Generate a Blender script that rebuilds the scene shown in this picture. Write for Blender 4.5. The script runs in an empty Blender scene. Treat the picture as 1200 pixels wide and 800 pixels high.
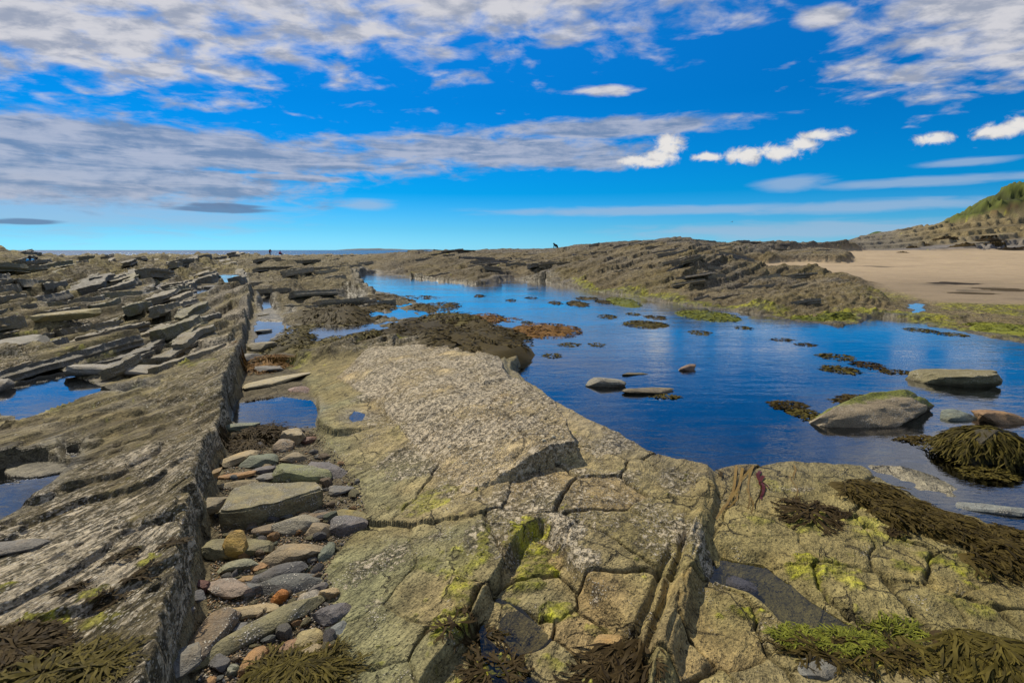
import bpy, bmesh, math, random
import numpy as np
from mathutils import Vector, Matrix
R = math.radians
rnd = random.Random(7)
SC = bpy.context.scene
COL = SC.collection

# ------------------------------------------------------------------ camera
EYE = 1.65                     # metres above the level of the big rock pool
FPX = 640.0                    # focal length in pixels of a 1200 wide frame
PITCH = math.atan(107.0 / FPX)
cd = bpy.data.cameras.new('camera'); cam = bpy.data.objects.new('camera', cd); COL.objects.link(cam)
cd.sensor_width = 36.0; cd.lens = 36.0 * FPX / 1200.0
cd.clip_start = 0.05; cd.clip_end = 60000.0
cam.location = (0, 0, EYE); cam.rotation_euler = (R(90) - PITCH, 0, 0)
SC.camera = cam

# ------------------------------------------------------------------ light
SUN_EL, SUN_AZ = R(48), R(-38)     # azimuth measured from +Y (view direction), negative = left
sd_ = bpy.data.lights.new('sun', 'SUN'); sun = bpy.data.objects.new('sun', sd_); COL.objects.link(sun)
sd_.energy = 4.9; sd_.angle = R(0.53); sd_.color = (1.0, 0.90, 0.72)
to_sun = Vector((math.sin(SUN_AZ) * math.cos(SUN_EL), math.cos(SUN_AZ) * math.cos(SUN_EL), math.sin(SUN_EL)))
sun.rotation_euler = to_sun.to_track_quat('Z', 'Y').to_euler()
SC.view_settings.view_transform = 'Standard'; SC.view_settings.look = 'None'
SC.view_settings.exposure = 0.0; SC.view_settings.gamma = 1.0
SC.render.engine = 'CYCLES'
SC.cycles.max_bounces = 6; SC.cycles.transparent_max_bounces = 8
SC.cycles.caustics_reflective = False; SC.cycles.caustics_refractive = False

def ray(u, v):
    xc, yc = (u - 600.0) / FPX, -(v - 400.0) / FPX
    c, s = math.cos(PITCH), math.sin(PITCH)
    return xc, c + yc * s, -s + yc * c
def G(u, v, z=0.0):
    x, y, w = ray(u, v)
    t = (z - EYE) / w
    return x * t, y * t
def slant(u, v, z=0.0):
    x, y, w = ray(u, v); return (z - EYE) / w
def az_el(u, v):
    x, y, w = ray(u, v); n = math.sqrt(x*x + y*y + w*w)
    return math.atan2(x, y), math.asin(w / n)
def PX(pts, z=0.0):
    return [G(p[0], p[1], p[2] if len(p) > 2 else z) for p in pts]

# ------------------------------------------------------------------ node helpers
class NT:
    def __init__(s, tree): s.t = tree; s.n = tree.nodes; s.l = tree.links
    def new(s, kind, **kw):
        n = s.n.new(kind)
        for k, v in kw.items(): setattr(n, k, v)
        return n
    def put(s, sock, v):
        if hasattr(v, 'is_linked') or hasattr(v, 'links'): s.l.new(v, sock)
        elif isinstance(v, (tuple, list)) and len(v) == 3 and sock.type == 'RGBA': sock.default_value = (*v, 1)
        else: sock.default_value = v
    def math(s, op, a, b=0.0, c=None, clamp=False):
        n = s.new('ShaderNodeMath', operation=op, use_clamp=clamp)
        s.put(n.inputs[0], a); s.put(n.inputs[1], b)
        if c is not None: s.put(n.inputs[2], c)
        return n.outputs[0]
    def vec(s, op, a, b=None, scale=None):
        n = s.new('ShaderNodeVectorMath', operation=op)
        s.put(n.inputs[0], a)
        if b is not None: s.put(n.inputs[1], b)
        if scale is not None: s.put(n.inputs['Scale'], scale)
        return n.outputs['Value'] if op in ('LENGTH', 'DOT_PRODUCT', 'DISTANCE') else n.outputs[0]
    def comb(s, x, y, z=0.0):
        n = s.new('ShaderNodeCombineXYZ')
        s.put(n.inputs[0], x); s.put(n.inputs[1], y); s.put(n.inputs[2], z); return n.outputs[0]
    def sep(s, v):
        n = s.new('ShaderNodeSeparateXYZ'); s.put(n.inputs[0], v); return n.outputs
    def sepc(s, v):
        n = s.new('ShaderNodeSeparateColor'); s.put(n.inputs[0], v); return n.outputs
    def noise(s, vec, scale=1.0, detail=2.0, rough=0.5, dist=0.0):
        n = s.new('ShaderNodeTexNoise')
        if vec is not None: s.put(n.inputs['Vector'], vec)
        n.inputs['Scale'].default_value = scale; n.inputs['Detail'].default_value = detail
        n.inputs['Roughness'].default_value = rough; n.inputs['Distortion'].default_value = dist
        return n.outputs['Fac']
    def voro(s, vec, scale, feature='F1', out='Distance', rnd_=1.0):
        n = s.new('ShaderNodeTexVoronoi', feature=feature)
        s.put(n.inputs['Vector'], vec); n.inputs['Scale'].default_value = scale
        n.inputs['Randomness'].default_value = rnd_
        return n.outputs[out]
    def ss(s, x, lo, hi, a=0.0, b=1.0):
        n = s.new('ShaderNodeMapRange', interpolation_type='SMOOTHSTEP')
        s.put(n.inputs['Value'], x); s.put(n.inputs['From Min'], lo); s.put(n.inputs['From Max'], hi)
        s.put(n.inputs['To Min'], a); s.put(n.inputs['To Max'], b); return n.outputs[0]
    def mix(s, f, a, b, mode='MIX'):
        n = s.new('ShaderNodeMix', data_type='RGBA', blend_type=mode)
        s.put(n.inputs[0], f); s.put(n.inputs[6], a); s.put(n.inputs[7], b); return n.outputs[2]
    def ramp(s, f, stops, mode='LINEAR'):
        n = s.new('ShaderNodeValToRGB'); n.color_ramp.interpolation = mode
        e = n.color_ramp.elements
        while len(e) < len(stops): e.new(0.5)
        for i, (p, c) in enumerate(stops): e[i].position = p; e[i].color = (*c, 1)
        s.put(n.inputs[0], f); return n.outputs[0]
    def bump(s, h, strength, dist, normal=None):
        n = s.new('ShaderNodeBump'); n.inputs['Strength'].default_value = strength
        n.inputs['Distance'].default_value = dist; s.put(n.inputs['Height'], h)
        if normal is not None: s.put(n.inputs['Normal'], normal)
        return n.outputs[0]

# ------------------------------------------------------------------ sky and clouds
def make_world():
    w = bpy.data.worlds.new('World'); SC.world = w; w.use_nodes = True
    N = NT(w.node_tree); N.n.clear()
    sky = N.new('ShaderNodeTexSky', sky_type='NISHITA')
    sky.sun_disc = False; sky.sun_elevation = SUN_EL; sky.sun_rotation = SUN_AZ
    sky.altitude = 0; sky.air_density = 1.0; sky.dust_density = 0.15; sky.ozone_density = 2.0
    tc = N.new('ShaderNodeTexCoord').outputs['Generated']
    x, y, z = N.sep(N.vec('NORMALIZE', tc))
    az = N.math('ARCTAN2', x, y); el = N.math('ARCSINE', z)
    ae = N.comb(az, el, 0)
    # deep polarised blue: saturate the sky, less so close to the horizon
    grade = N.ramp(N.math('DIVIDE', N.math('MAXIMUM', el, 0.0), 0.40), [(0.0, (.26, .80, 1.55)), (.09, (.16, .62, 1.16)), (.245, (.006, .475, .965)), (.61, (.003, .46, .955)), (.84, (.01, .52, 1.06)), (1.0, (.03, .55, 1.06))])
    base = N.mix(1.0, sky.outputs[0], grade, 'MULTIPLY')
    base = N.mix(1.0, base, (1.02, 1.02, 1.02), 'MULTIPLY')
    # cloud sheet coordinates: a flat layer far overhead, stretched towards the horizon
    zz = N.math('ADD', N.math('MAXIMUM', z, 0.0), 0.13)
    pl = N.comb(N.math('DIVIDE', x, zz), N.math('DIVIDE', y, zz), 0)
    def mask(ells):
        cur = None
        for (u, v, ru, rv) in ells:
            a0, e0 = az_el(u, v)
            a1, _ = az_el(u + ru, v); a2, _ = az_el(u - ru, v)
            _, e1 = az_el(u, v - rv); _, e2 = az_el(u, v + rv)
            ra, re = abs(a1 - a2) / 2, abs(e1 - e2) / 2
            d = N.vec('MULTIPLY', N.vec('SUBTRACT', ae, (a0, e0, 0)), (1 / ra, 1 / re, 0))
            m = N.math('SUBTRACT', 1.0, N.vec('LENGTH', d))
            cur = m if cur is None else N.math('MAXIMUM', cur, m)
        return N.math('MAXIMUM', cur, -1.5)
    # high broken sheet over the upper left and right
    mA = mask([(150, -60, 560, 152), (560, -20, 400, 88), (60, 30, 300, 84), (1150, 0, 190, 112), (1240, 30, 160, 60), (700, 106, 46, 7), (970, 18, 40, 16)])
    nA = N.noise(N.vec('MULTIPLY', pl, (1.0, 1.1, 1)), 5.2, 7, 0.56, 0.25)
    nA2 = N.noise(pl, 2.0, 2, 0.5)
    dA = N.math('ADD', N.math('MULTIPLY', mA, 0.62), N.math('ADD', N.math('MULTIPLY', nA, 1.7), N.math('MULTIPLY', nA2, 0.3)))
    dA = N.ss(dA, 0.90, 1.42)
    # long grey band above the sea, left
    mB = mask([(150, 172, 620, 42), (560, 176, 230, 28), (720, 150, 190, 18), (100, 205, 420, 50), (340, 208, 135, 7),
               (690, 190, 90, 14), (640, 180, 150, 22)])
    nB = N.noise(N.vec('MULTIPLY', ae, (14, 46, 1)), 1.0, 7, 0.6, 0.3)
    dB = N.ss(N.math('ADD', N.math('MULTIPLY', mB, 0.9), N.math('MULTIPLY', nB, 1.3)), 0.70, 1.16)
    # veils low over the horizon
    mC = mask([(1080, 213, 190, 7), (1010, 242, 210, 9), (760, 247, 250, 7), (60, 240, 400, 42), (1130, 190, 70, 6), (430, 240, 40, 8), (960, 270, 300, 14), (930, 215, 50, 12)])
    nC = N.noise(N.vec('MULTIPLY', ae, (9, 70, 1)), 1.0, 5, 0.6, 0.6)
    dC = N.math('MULTIPLY', N.ss(N.math('ADD', N.math('MULTIPLY', mC, 0.8), nC), 0.40, 1.05), 0.62)
    # dark low streaks
    mD = mask([(262, 246, 85, 5), (30, 260, 60, 5), (265, 242, 60, 5)])
    dD = N.math('MULTIPLY', N.ss(N.math('ADD', N.math('MULTIPLY', mD, 0.8), nC), 0.55, 0.9), 0.75)
    # bright heaped clouds
    mE = mask([(783, 172, 24, 20), (774, 184, 30, 13), (765, 191, 34, 8), (872, 182, 36, 13), (912, 178, 40, 13), (940, 170, 30, 12), (965, 158, 38, 9),
               (1092, 163, 34, 9), (1172, 153, 46, 12), (1195, 146, 30, 14), (830, 184, 30, 7), (745, 188, 30, 8)])
    nE = N.noise(N.vec('MULTIPLY', ae, (44, 56, 1)), 1.0, 8, 0.64, 0.5)
    dE = N.ss(N.math('ADD', N.math('MULTIPLY', mE, 0.95), N.math('MULTIPLY', nE, 1.9)), .96, 1.62)
    # unseen overhead and behind: bright cloud cover added for white fill light
    back = N.ss(N.math('ABSOLUTE', az), 0.85, 1.3)
    up = N.ss(el, 0.42, 0.6)
    mo = N.math('MAXIMUM', back, up)
    dO = N.math('MULTIPLY', N.ss(N.math('ADD', nA, N.math('MULTIPLY', nA2, 0.6)), 0.62, 0.92), N.math('MULTIPLY', mo, N.ss(el, 0.0, 0.15)))
    K = 9.0
    shA = N.ss(N.noise(N.vec('MULTIPLY', pl, (1.0, 1.3, 1)), 6.5, 6, 0.6, 0.2), 0.36, 0.62)
    cA = N.mix(shA, (0.38*K, 0.42*K, 0.52*K), (0.74*K, 0.73*K, 0.76*K))
    shB = N.ss(N.math('ADD', N.math('MULTIPLY', N.noise(N.vec('MULTIPLY', ae, (8, 62, 1)), 1.0, 6, 0.62, 0.5), .8), N.math('MULTIPLY', N.noise(N.vec('MULTIPLY', ae, (30, 60, 1)), 1.0, 5, 0.6), .3)), 0.40, 0.66)
    cB = N.mix(shB, (0.20*K, 0.29*K, 0.46*K), (0.50*K, 0.54*K, 0.66*K))
    a7, e7 = az_el(781, 172)
    shE = N.ss(N.math('ADD', N.math('MULTIPLY', mE, 0.45), N.noise(N.vec('ADD', N.vec('MULTIPLY', ae, (50, 62, 1)), (.4, -.5, 0)), 1.0, 6, 0.62)), 0.40, 0.82)
    cE = N.mix(shE, (0.36*K, 0.40*K, 0.50*K), (0.88*K, 0.86*K, 0.84*K))
    col = N.mix(dC, base, (0.42*K, 0.55*K, 0.74*K))
    col = N.mix(N.math('MULTIPLY', dB, 0.9), col, cB)
    col = N.mix(dD, col, (0.12*K, 0.20*K, 0.36*K))
    col = N.mix(N.math('MAXIMUM', N.math('MULTIPLY', dA, 0.95), N.math('MULTIPLY', dO, 0.9)), col, cA)
    col = N.mix(dE, col, cE)
    bg = N.new('ShaderNodeBackground'); bg.inputs['Strength'].default_value = 0.10
    N.put(bg.inputs['Color'], col)
    out = N.new('ShaderNodeOutputWorld'); N.l.new(bg.outputs[0], out.inputs[0])
    w.cycles.sampling_method = 'MANUAL'; w.cycles.sample_map_resolution = 512
make_world()

# ------------------------------------------------------------------ numeric noise
F = np.float32
def _h(ix, iy, seed=0):
    n = (ix.astype(np.int64) * 374761393 + iy.astype(np.int64) * 668265263 + seed * 974711) & 0xFFFFFFFF
    n = ((n ^ (n >> 13)) * 1274126177) & 0xFFFFFFFF
    n = ((n ^ (n >> 16)) * 2246822519) & 0xFFFFFFFF
    return ((n ^ (n >> 15)) & 0xFFFFFF).astype(F) / F(0xFFFFFF)
def vn(x, y, seed=0):
    ix = np.floor(x); iy = np.floor(y)
    fx = (x - ix).astype(F); fy = (y - iy).astype(F)
    ix = ix.astype(np.int64); iy = iy.astype(np.int64)
    fx = fx*fx*fx*(fx*(fx*6-15)+10); fy = fy*fy*fy*(fy*(fy*6-15)+10)
    a = _h(ix, iy, seed); b = _h(ix+1, iy, seed); c = _h(ix, iy+1, seed); d = _h(ix+1, iy+1, seed)
    return (a + (b-a)*fx) * (1-fy) + (c + (d-c)*fx) * fy
def fbm(x, y, octv=4, seed=0, gain=0.5, lac=2.03):
    t = 0; a = 1.0; s = 0
    for o in range(octv):
        t = t + a * (vn(x + 17.3*o, y - 9.1*o, seed + o*13) - 0.5); s += a
        x = x*lac; y = y*lac; a *= gain
    return t / s * 2.0
def ss(x, a, b):
    t = np.clip((x - a) / (b - a), 0, 1); return t*t*(3-2*t)
def poly_sd(x, y, pts, margin=1.5):
    """signed distance to a polygon, negative inside; large where far away"""
    P = np.array(pts, dtype=np.float64)
    out = np.full(x.shape, margin + 1.0, F)
    m = (x > P[:,0].min()-margin) & (x < P[:,0].max()+margin) & (y > P[:,1].min()-margin) & (y < P[:,1].max()+margin)
    if not m.any(): return out
    xs, ys = x[m], y[m]
    d2 = np.full(xs.shape, 1e18); ins = np.zeros(xs.shape, bool)
    for i in range(len(P)):
        ax, ay = P[i]; bx, by = P[(i+1) % len(P)]
        ex, ey = bx-ax, by-ay; L = ex*ex+ey*ey + 1e-12
        t = np.clip(((xs-ax)*ex + (ys-ay)*ey)/L, 0, 1)
        d2 = np.minimum(d2, (xs-ax-t*ex)**2 + (ys-ay-t*ey)**2)
        c = (ay > ys) != (by > ys)
        if abs(ey) > 1e-12: ins ^= c & (xs < ex*(ys-ay)/ey + ax)
    d = np.sqrt(d2); out[m] = np.where(ins, -d, d)
    return out
def line_sd(x, y, pts):
    """signed side distance (positive on the right when walking the points) and position along a polyline"""
    P = np.array(pts, dtype=np.float64)
    best = np.full(x.shape, 1e18); side = np.zeros(x.shape); al = np.zeros(x.shape); acc = 0.0
    for i in range(len(P)-1):
        ax, ay = P[i]; bx, by = P[i+1]; ex, ey = bx-ax, by-ay; L = ex*ex+ey*ey
        t = ((xs_ := (x-ax))*ex + (y-ay)*ey)/L
        t = np.clip(t, -9 if i == 0 else 0, 9 if i == len(P)-2 else 1)
        dx, dy = x-ax-t*ex, y-ay-t*ey
        d2 = dx*dx+dy*dy; m = d2 < best
        best = np.where(m, d2, best); side = np.where(m, np.sign(ex*dy - ey*dx), side)
        al = np.where(m, acc + t*math.sqrt(L), al); acc += math.sqrt(L)
    return (-side*np.sqrt(best)).astype(F), al.astype(F)
def ell(x, y, u, v, ru, rv, z=0.1):
    """soft blob mask around a spot of the ground (1 centre, 0 at its rim)"""
    cx, cy = G(u, v, z); rx = abs(G(u+ru, v, z)[0] - G(u-ru, v, z)[0]) / 2
    ry = abs(G(u, v-rv, z)[1] - G(u, v+rv, z)[1]) / 2
    return np.clip(1 - np.sqrt(((x-cx)/rx)**2 + ((y-cy)/ry)**2), 0, 1)

# ------------------------------------------------------------------ plan of the shore
POOL = PX([(418,323),(440,319),(470,323),(505,328),(560,333),(600,327),(640,329),(690,341),(740,346),(790,356),(830,362),(880,366),
           (930,377),(985,381),(1008,379),(1002,372),(1060,373),(1095,384),(1150,392),(1210,404),(1400,430),(1500,560),(1400,690),
           (1260,668),(1200,640),(1140,612),(1090,596),(1030,569),(1000,551),(930,548),(860,545,.06),(842,538,.16),(800,524,.2),(765,513,.2),
           (735,497,.2),(700,479,.22),(655,458,.25),(628,440,.25),(600,428,.2),(612,410,.08),(590,394,.08),(560,378,.08),(520,366,.05),(480,352,0),(425,341,0)])
WALL = PX([(168,840),(196,780),(206,720),(222,640),(236,560),(250,500),(268,448),(281,410),(285,400),(291,365),(297,336)], .27)
GEDGE = PX([(400,840),(390,760),(396,700),(382,662),(402,632),(430,600),(420,562),(402,540),(374,500),(374,470),(358,436),(345,412),(335,380),(330,345)], .0)
RIDGE = PX([(838,528),(838,560),(830,600),(818,650),(806,700),(795,750),(785,790)], .26)
STEP = PX([(640,598),(612,612),(585,650),(560,690),(535,715),(500,745),(470,790),(455,830)], .16)
STEP2 = PX([(560,545),(600,572),(640,605),(672,640),(700,672),(735,705),(765,745),(772,800),(772,840)], .14)
BLOCK = PX([(392,412),(430,398),(470,389),(512,388),(555,404),(586,412),(592,424),(650,456),(668,478),(673,500),(640,508),(600,521),(546,534),(532,516),(495,490),(445,445)], .36)
POOLS = [   # outline pixels, water level, how deep
    ('left', [(-60,480),(-100,452),(5,455),(40,441),(66,432),(84,440),(112,453),(150,458),(186,463),(150,474),(112,470),(82,480),(40,494),(8,486)], .10),
    ('leftlow', [(-60,600),(-60,552),(0,548),(40,540),(84,546),(62,575),(34,602),(0,622)], .13),
    ('small', [(70,528),(100,524),(85,540),(60,545)], .13),
    ('gully', [(270,492),(276,474),(330,466),(362,470),(378,486),(372,500),(325,502),(300,500)], -.06),
    ('gullyfar', [(299,412),(303,372),(304,352),(318,346),(322,362),(330,376),(336,394),(332,410),(318,416)], -.02),
    ('midpool', [(352,395),(372,384),(392,379),(405,388),(414,398),(390,400)], -.02),
    ('slit', [(335,366),(344,361),(348,369),(340,371)], .0),
    ('lens', [(412,482),(424,485),(424,492),(414,494),(408,489)], .055),
    ('far', [(167,348),(172,336),(182,331),(196,331),(186,339),(180,351)], .2),
    ('far', [(224,346),(232,338),(250,335),(256,338),(246,347)], .2),
    ('far', [(248,326),(262,322),(290,323),(286,331),(268,334)], .22),
    ('farslit', [(385,347),(410,342),(432,346),(425,352),(400,350)], .0),
    ('channel', [(415,371),(440,362),(460,369),(438,378)], .0),
    ('shorepool', [(1065,358),(1074,354),(1082,358),(1076,366),(1068,366)], .10),
]
POOLS = [(n, PX(p, z), z) for n, p, z in POOLS]
def sand_z(y): return np.interp(y, [10, 14, 18, 24, 30, 40, 50, 60, 75, 100], [.1, .12, .2, .36, .55, .93, 1.3, 1.62, 1.9, 2.4])
_yy = np.linspace(10, 100, 2000); _vv = 293 + FPX*(EYE - sand_z(_yy))/_yy
def sand_y(v): return float(np.interp(-v, -_vv, _yy))
def at_sand(u, v): y = sand_y(v); return ((u-600)/FPX*y, y)
SAND = [at_sand(*p) for p in [(838,312),(890,308),(905,299),(958,295),(1000,293.6),(1100,291.5),(1400,290.5),(1500,345),(1210,356),(1085,354),(1050,344),(1005,329),(950,323),(900,322),(860,317)]]
SPUR = [at_sand(*p) for p in [(890,308),(905,300),(958,295.5),(990,300),(993,305),(985,308),(925,307)]]
SHELF = PX([(866,342,.4),(880,330,.4),(960,327,.4),(1000,333,.4),(1040,348,.3),(1072,366,.1),(1000,374,.05),(985,378,.0),(930,374,.0),(880,362,.1)])
CR_U = [300,400,440,480,540,600,650,700,740,780,805,830,870,920,960,990,1030,1060,1110,1400]
CR_V = [297.5,297,296.5,295.5,293,292,291,286.5,282.5,279.5,279,284,284,285,284,281,273,268,262,262]
CR_Y = [120,105,95,85,75,70,64,57,51,47,46,48,53,62,68,72,76,80,84,84]
SH_U = [300,430,560,600,700,800,900,1000,1100,1200,1400]
SH_Y = [60,39,26.5,30,21.5,16.6,13.9,12.3,11.6,9.7,8]
HD_U = [1040,1075,1100,1115,1128,1142,1160,1200,1300,1500,1900]
HD_V = [275,269,259.5,252,244,233,221,211,202,190,170]

SEEDS = [(470,545,1.0),(440,668,1.0),(450,725,1.0),(430,780,1.0),(510,760,1),(500,690,1),(545,655,1),(560,560,1.1),(500,470,1.2),(400,450,1.1),(420,520,1.0),
         (640,690,1),(612,650,1),(690,745,1),(650,770,1),(560,780,1),(600,730,1),(700,660,1),
         (745,625,1),(735,700,1),(700,575,1),(690,545,1),(770,560,1),(640,565,1),(735,520,1),(810,545,1),(790,600,1),
         (930,575,1),(900,620,1),(985,625,1),(960,690,1),(1030,690,1),(1095,700,1),(1130,660,1),(1170,720,1),(1195,690,1),(870,740,1),(905,770,1),(850,785,1),
         (1060,640,1),(1140,760,1),(1060,770,1),(990,780,1),(960,745,1),(1010,730,1),(1185,770,1),(820,770,1),(780,800,1),(740,790,1),(1080,610,1),(1230,720,1),(1260,780,1),(720,830,1),(600,840,1),(480,830,1),(1000,840,1),(1120,840,1)]
SEEDW = [G(u, v, .1) for u, v, _ in SEEDS]

def bed_coords(x, y):
    """s: across the strike (grows to the right), t: along it"""
    yy = np.linspace(-5, 420, 4000)
    a = np.interp(yy, [0, 5, 8, 14, 22, 60, 420], [12, 8, -4, -14, -20, -24, -24])
    g = np.concatenate([[0], np.cumsum(np.tan(np.radians(a[:-1])) * np.diff(yy))])
    gy = np.interp(y, yy, g)
    return x - gy, y
def beds(s, t, width, seglen, seed, edge):
    """tilted beds cut by cross joints: fraction across, id, per-piece random, distance to joints"""
    q = s / width + 1000.0
    k = np.floor(q); jit = (_h(k.astype(np.int64), 0*k.astype(np.int64), seed) - .5) * .7
    jit2 = (_h(k.astype(np.int64)+1, 0*k.astype(np.int64), seed) - .5) * .7
    lo = k + jit; hi = k + 1 + jit2
    below = q < lo; above = q >= hi
    kk = np.where(below, k-1, np.where(above, k+1, k)).astype(np.int64)
    l = kk + (_h(kk, 0*kk, seed)-.5)*.7; r = kk + 1 + (_h(kk+1, 0*kk, seed)-.5)*.7
    f = ((q - l) / (r - l)).astype(F); w = ((r - l) * width).astype(F)
    L = seglen * (0.6 + 1.1*_h(kk, 0*kk+5, seed+1))
    p = t / L + 40*_h(kk, 0*kk+9, seed+2) + 500
    j0 = np.floor(p); jj = np.where(p - j0 < .25*_h(kk, j0.astype(np.int64), seed+3), j0-1, j0).astype(np.int64)
    dj = np.abs(p - j0 - .25*_h(kk, j0.astype(np.int64), seed+3)) * L
    rr = _h(kk, jj, seed+4); r2 = _h(kk, jj, seed+6)
    e = np.clip(edge / np.maximum(w, 1e-3), .02, .45)
    saw = np.where(f < 1-e, f/(1-e), (1-f)/e)
    return saw, f, w, kk*4096 + (jj & 4095), rr, r2, dj

def terrace(E, s, dip, T, e, warpk):
    """cut an eroded surface E back to bedding planes that rise by dip along s; beds of thickness T"""
    q = (E - dip*s)/T + 500 + warpk
    k = np.floor(q); f = q - k
    ki = k.astype(np.int64)
    th = 1 - e*(1 + 1.5*_h(ki, ki*0, 211))
    return dip*s + T*(k + ss(f, th, 1.0) - 500 - warpk), ki, f

def ground(x, y):
    x = np.asarray(x, np.float64); y = np.asarray(y, np.float64)
    D = np.hypot(x, y); ys = np.maximum(y, .5)
    U = 600 + FPX * x / ys
    o = {}
    s, t = bed_coords(x, y)
    n_lo = fbm(x*.35, y*.35, 4, 3); n_mid = fbm(x*1.3, y*1.3, 4, 11); n_hi = fbm(x*6, y*6, 4, 23)
    wx = fbm(x*2.1, y*2.1, 3, 31)*.10; wy = fbm(x*2.1, y*2.1, 3, 37)*.10
    warp = fbm(x*.8, y*.8, 3, 41)*.16 + fbm(x*.2, y*.2, 2, 43)*.5*ss(D, 6, 20)
    # --- left platform: thin beds dipping left, broken along their length
    edge = np.maximum(.02, .0035*D)
    sw, ft = s + warp + wx*.5, t + wy*2 + fbm(x*.5, y*.5, 2, 47)*.5
    sawn, fn, wn, idn, rn, rn2, djn = beds(sw, ft, .62, 1.9, 5, edge)
    sawb, fb, wb, idb, rb, rb2, djb = beds(sw*1.0+3.3, ft, 1.9, 6.0, 9, edge*1.5)
    farw = ss(D, 4.5, 10.5)
    nearw = 1-ss(D, 9, 22)
    lam = fbm(s*9 + wx*10, t*1.1, 3, 51)
    fine = lam*.016*ss(D, 0, 3)*(1-.8*ss(D, 14, 30)) + fbm(s*26, t*3.5, 3, 53)*.011*(1-ss(D, 5, 11))
    zl = np.interp(D, [0, 3, 6, 9, 14, 25, 50, 90, 112, 135, 170, 230], [.22, .23, .20, .17, .17, .24, .38, .50, .50, .3, -.9, -3])
    joint = (rn-.5)*.060*np.exp(-.0*D) + (rb-.5)*.10*farw*np.clip(D/25, .4, 1.5)
    jlow = np.exp(-(djn/np.maximum(.03, .003*D))**2)*.03*(1-.5*farw)
    E1 = fbm(sw*.9, ft*.40, 4, 201)*.17 + fbm(sw*2.6, ft*1.6, 4, 203)*.075 + n_mid*.03 + joint
    zt1, kt1, ft1 = terrace(E1, sw, .16, .085, np.clip(.0042*D*.16/.085, .06, .5), fbm(sw*.3, ft*.12, 2, 205)*.6)
    E2 = fbm(sw*.33, ft*.12, 4, 207)*.50 + fbm(sw*.8, ft*.5, 4, 209)*.30 + (rb-.5)*.30 + (rn-.5)*.14
    zt2, kt2, ft2 = terrace(E2, sw, .30, .26, np.clip(.0048*D*.30/.26, .07, .5), fbm(sw*.1, ft*.05, 2, 213)*.6)
    E3 = E2*.8 + fbm(sw*1.3, ft*.4, 3, 215)*.09
    zt3, kt3, ft3 = terrace(E3, sw, .30, .095, np.clip(.0048*D*.30/.095, .10, .6), 0*x)
    saw_l = (zt1*.80 + E1*.20)*(1-farw)*(.55 + .45*ss(D, 4, 8)) - jlow
    saw_far = (zt2*.66 + zt3*.34)*farw*np.clip(.75 + D/45, .5, 1.5)
    idn = kt1*4096*8 + (idn & 4095); idb = kt2*4096*8 + (idb & 4095)
    lump = 2.2*np.exp(-((U+10)/60)**2)*ss(D, 60, 78)*(1-ss(D, 88, 110))*.5
    zL = zl + saw_l + saw_far + fine + n_lo*.05*np.clip(D/8, .4, 4) + lump
    # --- middle rocks between the gully and the pool
    sawm, fm, wm, idm, rm, rm2, djm = beds(sw*.8 + y*.35 + 7, ft - x*.4, .75, 1.7, 15, edge)
    EM = fbm(x*.45, y*.45, 4, 221)*.36 + n_mid*.07 + (rm-.5)*.10
    sm = x*math.cos(R(35)) - y*math.sin(R(35)) + warp*1.5
    zm, km, fmm = terrace(EM, sm, .30, .11, np.clip(.0045*D*.3/.11, .10, .6), fbm(x*.2, y*.2, 2, 223)*.6)
    zM = .075 + zm*(1.0 + .8*ss(D, 9, 30)) + fine + (zl-.17)*ss(D, 18, 40) + n_lo*.03
    zM = zM + .10*ss(D, 14, 24)
    idm = km*4096*8 + (idm & 4095)
    scx = x*math.cos(R(30)) - y*math.sin(R(30)); tcx = x*math.sin(R(30)) + y*math.cos(R(30))
    # --- centre slab
    dg, _ = line_sd(x, y, GEDGE)
    dw, alw = line_sd(x, y, WALL)
    dwj = dw + .045 + (wx*.35 + fbm(x*9, y*9, 2, 61)*.02)
    dgj = dg + wx*.25
    tex = fbm(scx*16 + wx*8, tcx*4.5, 4, 67)*.012*(1-.6*ss(D, 7, 12)) + n_mid*.018 + n_hi*.006
    zC = -.02 + .135*ss(dgj, -.06, .9) + tex
    blk = poly_sd(x + wx*.35, y + wy*.35, BLOCK, 2.0)
    A, B = BLOCK[-2], BLOCK[2]
    lx, ly = BLOCK[13][0]-BLOCK[0][0], BLOCK[13][1]-BLOCK[0][1]; ll = math.hypot(lx, ly)
    across = -((x-BLOCK[0][0])*ly - (y-BLOCK[0][1])*lx)/ll      # distance right of the block's left rim
    rise = .015 + .135*ss(across, -.05, .7)
    inb = 1 - ss(blk, -.012, .016)
    relief = fbm(scx*15 + wx*12, tcx*5.0, 4, 71)
    zC = zC + inb*(rise + np.abs(relief)*.030 - .01)
    ledge_b = 1 - ss(poly_sd(x + wx*.3, y+wy*.3, PX([(560,400),(592,408),(596,440),(566,446),(556,424)], .3), 1), -.02, .03)
    zC = zC + ledge_b*.03
    # slabs split by cracks
    d1 = np.full(x.shape, 1e9); d2 = np.full(x.shape, 1e9); i1 = np.zeros(x.shape, np.int64); i2 = np.zeros(x.shape, np.int64)
    near = D < 9
    xs, yv = x[near] + wx[near]*.9 + fbm(x[near]*11, y[near]*11, 2, 73)*.02, y[near] + wy[near]*.9 + fbm(x[near]*11, y[near]*11, 2, 79)*.02
    e1 = np.full(xs.shape, 1e9); e2 = np.full(xs.shape, 1e9); j1 = np.zeros(xs.shape, np.int64); j2 = np.zeros(xs.shape, np.int64)
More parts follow.
